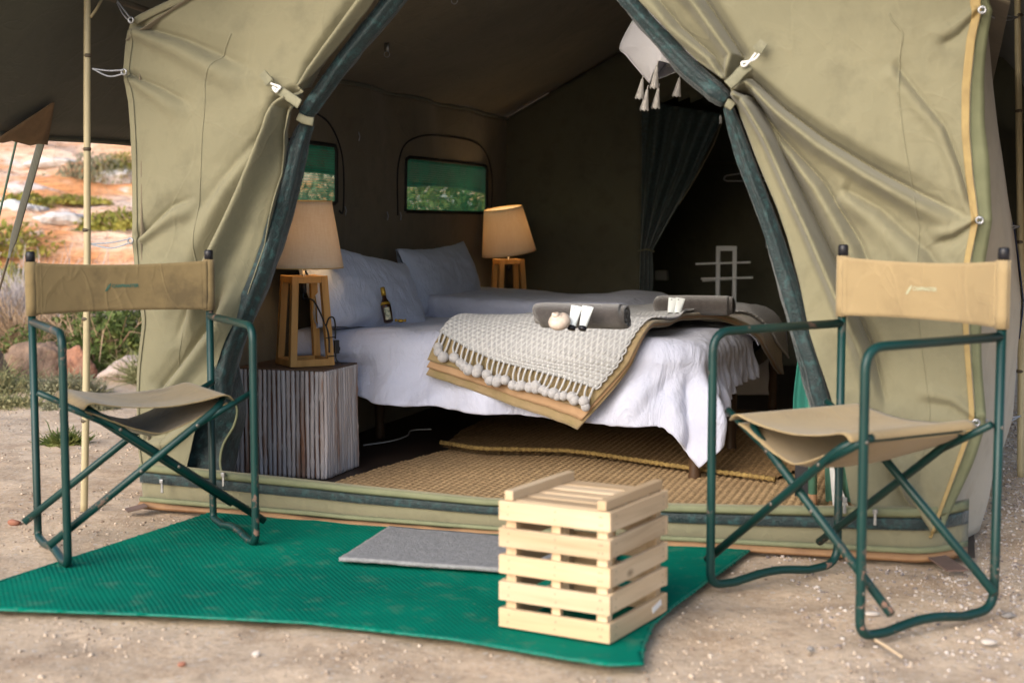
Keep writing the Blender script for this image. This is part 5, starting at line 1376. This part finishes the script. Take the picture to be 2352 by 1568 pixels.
    t.part('lettering', (onback(V), F), ink, bk)
    leaf = np.array([(-.052, -.012, 0), (-.044, -.010, 0), (-.034, .004, 0), (-.031, .014, 0), (-.040, .008, 0), (-.047, -.002, 0)])
    t.part('emblem', (onback(leaf), [tuple(range(6))]), ink, bk)
    return t
inkA = simple('dark green print', (.03, .10, .075), .8, (.07, .13, .09), 90); inkB = simple('faded green print', (.36, .36, .24), .8, (.42, .40, .27), 90)
chair('weathered tan folding chair at left beside the bamboo pole', (-1.078, 4.125, .004), R(29.5), .535, .40, .966, M['sling_a'], inkA, .022)
chair('light tan folding chair at right before the tent flap', (.842, 3.505, .0), R(-59), .535, .445, 1.0, M['sling_b'], inkB, .055)

# ================================================================== stones, pebbles and twigs
def rock_mesh(name, r, seed, mat, sub=3, jag=.35):
    import bmesh
    bm = bmesh.new(); bmesh.ops.create_icosphere(bm, subdivisions=sub, radius=1)
    rs = np.random.default_rng(seed); k1 = rs.normal(size=(6, 3)); cut = rs.random(6) * .35 + .55
    k1 /= np.linalg.norm(k1, axis=1)[:, None]
    for v in bm.verts:
        p = np.array(v.co)
        for nn, c in zip(k1, cut):
            dd = p @ nn
            if dd > c: p = p - nn * (dd - c) * .85
        p = p * (1 + jag * float(fbm(p[0] * 1.6 + seed, p[1] * 1.6 + p[2] * 1.3, seed, 4)) + jag * .25 * float(fbm(p[0] * 6 + p[2] * 5, p[1] * 6 - p[2] * 4, seed + 5, 3)))
        v.co = p * np.array(r)
    me = bpy.data.meshes.new(name); bm.to_mesh(me); bm.free(); me.materials.append(mat)
    me.polygons.foreach_set('use_smooth', [True] * len(me.polygons)); return me
rk_pale = simple('pale stone', (.55, .50, .45), .9, (.45, .40, .36), 14, bsc=30, bst=.4)
rk_red = simple('red stone', (.33, .13, .08), .9, (.26, .12, .08), 14, bsc=30, bst=.4)
rk_grey = simple('grey stone', (.24, .22, .21), .9, (.18, .17, .165), 14, bsc=30, bst=.4)
for label, px, r, mt in [('red brown stone on the ground at the far left', (32, 1196), (.022, .016, .011), rk_red), ('flat white stone on the sand left of the green mat', (612, 1246 - 1), (.03, .02, .012), rk_pale),
                         ('white pebble on the sand in front of the green mat', (588, 1497), (.010, .008, .009), rk_pale), ('orange brown pebble on the sand below the white pebble', (418, 1520), (.011, .008, .006), rk_red),
                         ('flat white shell fragment by the right chair', (2002, 1405), (.022, .012, .006), rk_pale), ('grey pebble in front of the right chair', (1862, 1485), (.010, .008, .007), rk_grey),
                         ('pale flat stone right of the near chair foot', (2270, 1470), (.020, .012, .007), rk_pale), ('dark stone beside the right chair rear foot', (2315, 1408), (.018, .012, .008), rk_grey),
                         ('pinkish pebble at the lower left corner', (265, 1395), (.012, .01, .008), rk_red)]:
    p = on_z(*px)
    if 'left of the green mat' in label: p = on_z(330, 1243)
    o = link('stone', rock_mesh('stone', r, abs(hash(label)) % 997 if False else len(label) * 13, mt, 2), None, (p[0], p[1], -.004)); tag(o, label, 'stone', 'loose stones on the sand')
p = on_z(2045, 1490)
single('twig', 'pale dry stick on the sand by the right chair', 'twig', p, Geo().tube(catmull([on_z(2010, 1468, .008), on_z(2040, 1486, .010), on_z(2072, 1508, .006)], 10), [.004] * 5 + [.003] * 5, 6), simple('pale twig', (.55, .42, .28), .9), frame='world', smooth=True)
# gravel: thousands of grains, nobody could count them
ic = Geo().ball((0, 0, 0), 1, 5, 3); iv, if_ = ic.verts(), np.array([f for f in ic.F])
def gravel(n, region, smin, smax, seed, name, label, mat):
    rs = np.random.default_rng(seed); pos = region(n, rs); n = len(pos)
    sc = smin + (smax - smin) * rs.random((n, 1)) ** 3
    rad = sc * np.stack([.7 + .6 * rs.random(n), .7 + .6 * rs.random(n), .35 + .4 * rs.random(n)], 1)
    a = rs.random(n) * 6.283; ca, sa_ = np.cos(a), np.sin(a)
    jit = 1 + .5 * (rs.random((n, len(iv), 1)) - .5)
    V = iv[None] * rad[:, None] * jit
    V = np.stack([V[..., 0] * ca[:, None] - V[..., 1] * sa_[:, None], V[..., 0] * sa_[:, None] + V[..., 1] * ca[:, None], V[..., 2]], -1)
    V += np.concatenate([pos, gz(pos[:, 0], pos[:, 1])[:, None] + .25 * sc], 1)[:, None]
    F = (if_[None] + (np.arange(n) * len(iv))[:, None, None]).reshape(-1, 4)
    tag(link(name, mesh_from(name, V.reshape(-1, 3), F, mat, True)), label, 'gravel', kind='stuff')
def not_mat(P): return ~in_poly(P[:, 0], P[:, 1], gm)
def not_tent(P):
    q = P - TO[:2]; a, u = q @ TA[:2], q @ TN[:2]; return ~((a > -.02) & (a < 2.62) & (u > -.04))
def reg_all(n, rs):
    y = 2.3 + 5.5 * rs.random(n) ** 1.3; x = (rs.random(n) * 2 - 1) * (.4 * y + .2); P = np.stack([x, y], 1)
    k = vnoise(x * 3, y * 3, 9) + .3 * rs.random(n) > .55
    return P[not_mat(P) & not_tent(P) & k]
def reg_right(n, rs):
    y = 2.9 + 4.5 * rs.random(n); x = .7 + 2.2 * rs.random(n); P = np.stack([x, y], 1)
    k = rs.random(n) < np.clip((x - .5 - .15 * (3.5 - y)) / .9, .05, 1)
    return P[not_mat(P) & not_tent(P) & k]
def grain_mat(name, stops):
    m, nt, b = nodes(name); v = nt.nodes.new('ShaderNodeTexVoronoi'); v.inputs['Scale'].default_value = 55; nt.links.new(coord(nt), v.inputs['Vector'])
    bw = nt.nodes.new('ShaderNodeRGBToBW'); nt.links.new(v.outputs['Color'], bw.inputs[0])
    nt.links.new(ramp(nt, bw.outputs[0], stops), b.inputs['Base Color']); b.inputs['Roughness'].default_value = .85; return m
gr = grain_mat('mixed gravel', [(.2, (.20, .145, .105)), (.38, (.40, .31, .23)), (.52, (.54, .43, .33)), (.68, (.62, .52, .42)), (.85, (.30, .22, .165))])
gravel(30000, reg_all, .0012, .0065, 5, 'gravel', 'sand coloured gravel scattered over the ground', gr)
gravel(42000, reg_right, .0016, .0072, 6, 'shell_gravel', 'grey and white shell gravel right of the tent', grain_mat('shell gravel', [(.2, (.16, .13, .12)), (.4, (.32, .27, .25)), (.58, (.45, .39, .36)), (.85, (.58, .52, .48))]))

# ================================================================== hillside rocks and plants at the left
def leaf_mat(name, c1, c2, c3):
    m, nt, b = nodes(name); c = coord(nt)
    v = noise(nt, c, 14, 2); w = noise(nt, c, 3.0, 3)
    col = mix(nt, ramp(nt, v, [(.35, 0), (.65, 1)]), c1, c2); col = mix(nt, ramp(nt, w, [(.5, 0), (.68, .8)]), col, c3)
    nt.links.new(col, b.inputs['Base Color']); b.inputs['Roughness'].default_value = .6; b.inputs['Specular IOR Level'].default_value = .25
    tr = nt.nodes.new('ShaderNodeBsdfTranslucent'); nt.links.new(col, tr.inputs[0]); ms = nt.nodes.new('ShaderNodeMixShader'); ms.inputs[0].default_value = .25
    nt.links.new(b.outputs[0], ms.inputs[1]); nt.links.new(tr.outputs[0], ms.inputs[2]); nt.links.new(ms.outputs[0], nt.nodes['Material Output'].inputs[0]); return m
LG = leaf_mat('green leaves', (.085, .125, .032), (.15, .19, .05), (.27, .25, .075))
LY = leaf_mat('yellow green leaves', (.20, .21, .04), (.30, .28, .05), (.42, .36, .08))
LS = leaf_mat('grey green leaves', (.19, .20, .12), (.26, .25, .16), (.33, .28, .14))
LD = leaf_mat('pale green leaves', (.20, .22, .10), (.28, .27, .13), (.36, .31, .17))
TWG = simple('grey dry twigs', (.42, .37, .36), .9, (.55, .49, .47), 20); TWB = simple('brown dry twigs', (.32, .21, .13), .9, (.42, .30, .19), 20)
def leaves(n, r, size, seed, lumps=9):
    rs = np.random.default_rng(seed)
    d = rs.normal(size=(n, 3)); d[:, 2] = np.abs(d[:, 2]); d /= np.linalg.norm(d, axis=1)[:, None]
    lump = .72 + .45 * (vnoise(np.arctan2(d[:, 1], d[:, 0]) * lumps / 4 + 20, d[:, 2] * lumps / 3, seed)) 
    rad = (rs.random(n) ** .33) * lump
    P = d * rad[:, None] * np.array(r)
    e1 = rs.normal(size=(n, 3)); e1 /= np.linalg.norm(e1, axis=1)[:, None]; e2 = np.cross(e1, d + .6 * rs.normal(size=(n, 3))); e2 /= np.maximum(np.linalg.norm(e2, axis=1), 1e-6)[:, None]
    s = size * (.5 + rs.random((n, 1)))
    V = np.stack([P - e1 * s, P + e2 * s * .45, P + e1 * s, P - e2 * s * .45], 1)
    return V.reshape(-1, 3), np.arange(n * 4).reshape(n, 4)
def twigs(n, r, seed, L=.5, th=.0035):
    rs = np.random.default_rng(seed); V = []; F = []
    th_ = rs.random(n) * 6.283; el = rs.random(n) ** .7
    b0 = np.stack([np.cos(th_) * r[0] * .75 * rs.random(n), np.sin(th_) * r[1] * .75 * rs.random(n), r[2] * .55 * rs.random(n)], 1)
    dr = rs.normal(size=(n, 3)) * .55 + np.stack([np.cos(th_), np.sin(th_), .7 + 0 * th_], 1); dr /= np.linalg.norm(dr, axis=1)[:, None]
    ln = L * (.3 + .8 * rs.random((n, 1))); b1 = b0 + dr * ln * .5 + rs.normal(size=(n, 3)) * .03; b2 = b1 + (dr + rs.normal(size=(n, 3)) * .5) * ln * .5
    side = np.cross(dr, rs.normal(size=(n, 3))); side /= np.linalg.norm(side, axis=1)[:, None]; side2 = np.cross(dr, side)
    w = th * (.6 + rs.random((n, 1)))
    Q = np.stack([b0 - side * w, b0 + side * w, b1 + side * w * .8, b1 - side * w * .8, b2 + side * w * .4, b2 - side * w * .4, b0 - side2 * w, b0 + side2 * w, b1 + side2 * w * .8, b1 - side2 * w * .8], 1)
    k = np.arange(n)[:, None, None] * 10
    Fq = (np.array([[0, 1, 2, 3], [3, 2, 4, 5], [6, 7, 8, 9]])[None] + k).reshape(-1, 4)
    return Q.reshape(-1, 3), Fq
def zat(X, Y):
    return float(np.maximum(hill_z(np.array([X]), np.array([Y]))[0], -.02 if Y < 9.6 else -.08))
def shrub(name, label, X, Y, r, n, size, mat, seed, grp, stem=TWB, ntw=140, z=None):
    z = zat(X, Y) if z is None else z
    t = Thing(name, label, 'shrub', (0, 0, 0), (X, Y, z - .03), grp, 0)
    t.part('foliage', leaves(n, r, size, seed), mat, smooth=False)
    t.part('stems', twigs(ntw, r, seed + 1, r[2] * .9, .004), stem)
def dry(name, label, X, Y, r, n, mat, seed, grp):
    z = zat(X, Y)
    V, F = twigs(n, r, seed, .38, .0032)
    o = link(name, mesh_from(name, V, F, mat, False), None, (X, Y, z - .03)); tag(o, label, 'shrub', grp)
def P2(x, y, Y): p = on_Y(x, y, Y); return p[0], Y
G1 = 'plants behind the left chair'
shrub('green_bush', 'rounded green bush behind the left bamboo pole', -2.62, 9.35, (.50, .42, .52), 8000, .020, LG, 601, G1)
shrub('green_bush', 'small green bush between the boulders and the left chair post', -3.10, 9.2, (.26, .25, .36), 1800, .018, LG, 603, G1)
shrub('yellow_bush', 'yellow green bush above the dry brush at the picture edge', -4.35, 12.4, (.50, .4, .26), 3600, .026, LY, 605, G1)
dry('dry_brush', 'grey dry brush behind the green bush at left', -3.75, 11.0, (.75, .55, .60), 6500, TWG, 611, G1)
dry('dry_brush', 'pale grey dry brush next to the tent flap', -2.45, 10.7, (.75, .55, .75), 6500, TWG, 613, G1)
dry('dry_brush', 'brown dry brush above the left boulders', -3.35, 9.75, (.50, .40, .42), 5000, TWB, 617, G1)
for k, (X, Y, r, mt, nm) in enumerate([(-3.0, 8.05, (.30, .22, .17), LD, 'yellow grass tuft below the red boulder'), (-2.52, 8.0, (.26, .2, .12), LS, 'low grey green tuft in front of the boulders'), (-2.15, 8.6, (.20, .18, .22), LD, 'tall grass tuft beside the tent flap'), (-2.75, 7.45, (.36, .16, .06), LD, 'flat green ground cover on the sand at left'), (-2.25, 7.35, (.22, .12, .045), LS, 'flat green ground cover behind the bamboo pole'), (-1.95, 6.15, (.10, .07, .03), LG, 'tiny green weed on the sand behind the left chair')]):
    n = 1100; V, F = twigs(n, (r[0], r[1], r[2] * .2), 640 + k, r[2] * .95, .0022)
    V2, F2 = leaves(700, r, .012, 660 + k)
    o = link('grass_tuft', mesh_from('grass_tuft', np.concatenate([V, V2]), np.concatenate([F, F2 + len(V)]), mt, False), None, (X, Y, -.02)); tag(o, nm, 'grass', 'grass tufts on the sand')
bould = simple('brown boulder', (.27, .18, .125), .95, (.16, .105, .075), 9, bsc=22, bst=1.0, bd=.03); bould_r = simple('red orange boulder', (.36, .17, .105), .95, (.24, .13, .09), 9, bsc=22, bst=1, bd=.03); bould_w = simple('pink white boulder', (.52, .42, .37), .95, (.40, .30, .25), 9, bsc=22, bst=1, bd=.03)
for label, X, Y, r, mt, sd in [('rounded brown boulder at left under the dry brush', -2.98, 8.95, (.25, .20, .17), bould, 21), ('dark red boulder at the left picture edge', -3.16, 8.55, (.16, .16, .22), bould, 22), ('orange red boulder between the left chair posts', -2.70, 8.85, (.12, .11, .14), bould_r, 23), ('pale pink boulder right of the bamboo pole', -2.30, 8.75, (.24, .17, .11), bould_w, 24)]:
    o = link('boulder', rock_mesh('boulder', r, sd, mt, 4, .8), None, (X, Y, r[2] * .45 - .03)); tag(o, label, 'boulder', 'boulders at the foot of the hill')
G2 = 'plants on the hillside'
for k, (x, y, Y, r, mt, nm) in enumerate([(60, 330, 22, (.55, .4, .30), LS, 'grey shrub high on the slope beside the guy strap'), (20, 375, 19, (.6, .4, .26), LS, 'low shrub by the white rock at the left edge'), (228, 470, 17, (.62, .4, .38), LS, 'bushy grey green shrub beside the bamboo pole'), (285, 462, 17.2, (.38, .3, .3), LY, 'yellow green shrub by the white ledge'), (60, 530, 15.5, (.32, .25, .18), LY, 'small yellow shrub on the slope'), (150, 520, 15.8, (.6, .25, .10), LY, 'low yellow ground plant across the slope'), (215, 580, 14, (.25, .2, .2), LG, 'dark green shrub behind the bamboo pole'), (285, 595, 13.6, (.45, .3, .20), LY, 'yellow green shrub beside the tent edge'), (15, 640, 13, (.5, .35, .32), LY, 'yellow green shrub at the lower slope edge'),
                                            (720, 480, 11.5, (.95, .5, 1.45), LS, 'grey green shrub outside the window above the left lamp'), (990, 490, 11.5, (.65, .5, 1.55), LG, 'tall green shrub outside the window beside the right lamp'), (1095, 500, 12.0, (.6, .5, 1.35), LY, 'yellow green shrub outside the right end of the wide window')]):
    X = on_Y(x, y, Y)[0]
    shrub('hill_shrub', nm, X, Y, r, 9000 if r[2] > 1 else 1500, .030 if r[2] > 1 else .026, mt, 700 + 3 * k, G2, TWB, 60)
wr = simple('white weathered rock', (.66, .64, .62), .95, (.48, .45, .44), 4, bsc=6, bst=.8, bd=.06)
for k, (x, y, Y, r, nm) in enumerate([(165, 345, 24, (.65, .5, .34), 'white rock outcrop high behind the bamboo pole'), (30, 385, 20, (.7, .5, .30), 'white rock at the left edge of the slope'), (288, 492, 17, (.65, .4, .32), 'grey white rock ledge beside the tent edge'), (130, 488, 18, (.75, .45, .18), 'flat white rock in the middle of the slope'), (55, 600, 14.6, (.55, .35, .24), 'grey white rock low on the slope'), (130, 590, 14.4, (.55, .35, .22), 'pale rock low on the slope left of the pole'), (235, 545, 15, (.40, .3, .2), 'white rock right of the bamboo pole'), (1010, 455, 16, (.9, .6, .6), 'white rock outside the window beside the right lamp')]):
    X = on_Y(x, y, Y)[0]; z = zat(X, Y)
    o = link('hill_rock', rock_mesh('hill_rock', (.48 * r[0], .48 * r[1], .36 * r[2]), 60 + k, wr, 4, 1.3), None, (X, Y, z + r[2] * .15)); tag(o, nm, 'rock', 'white rocks on the hillside')
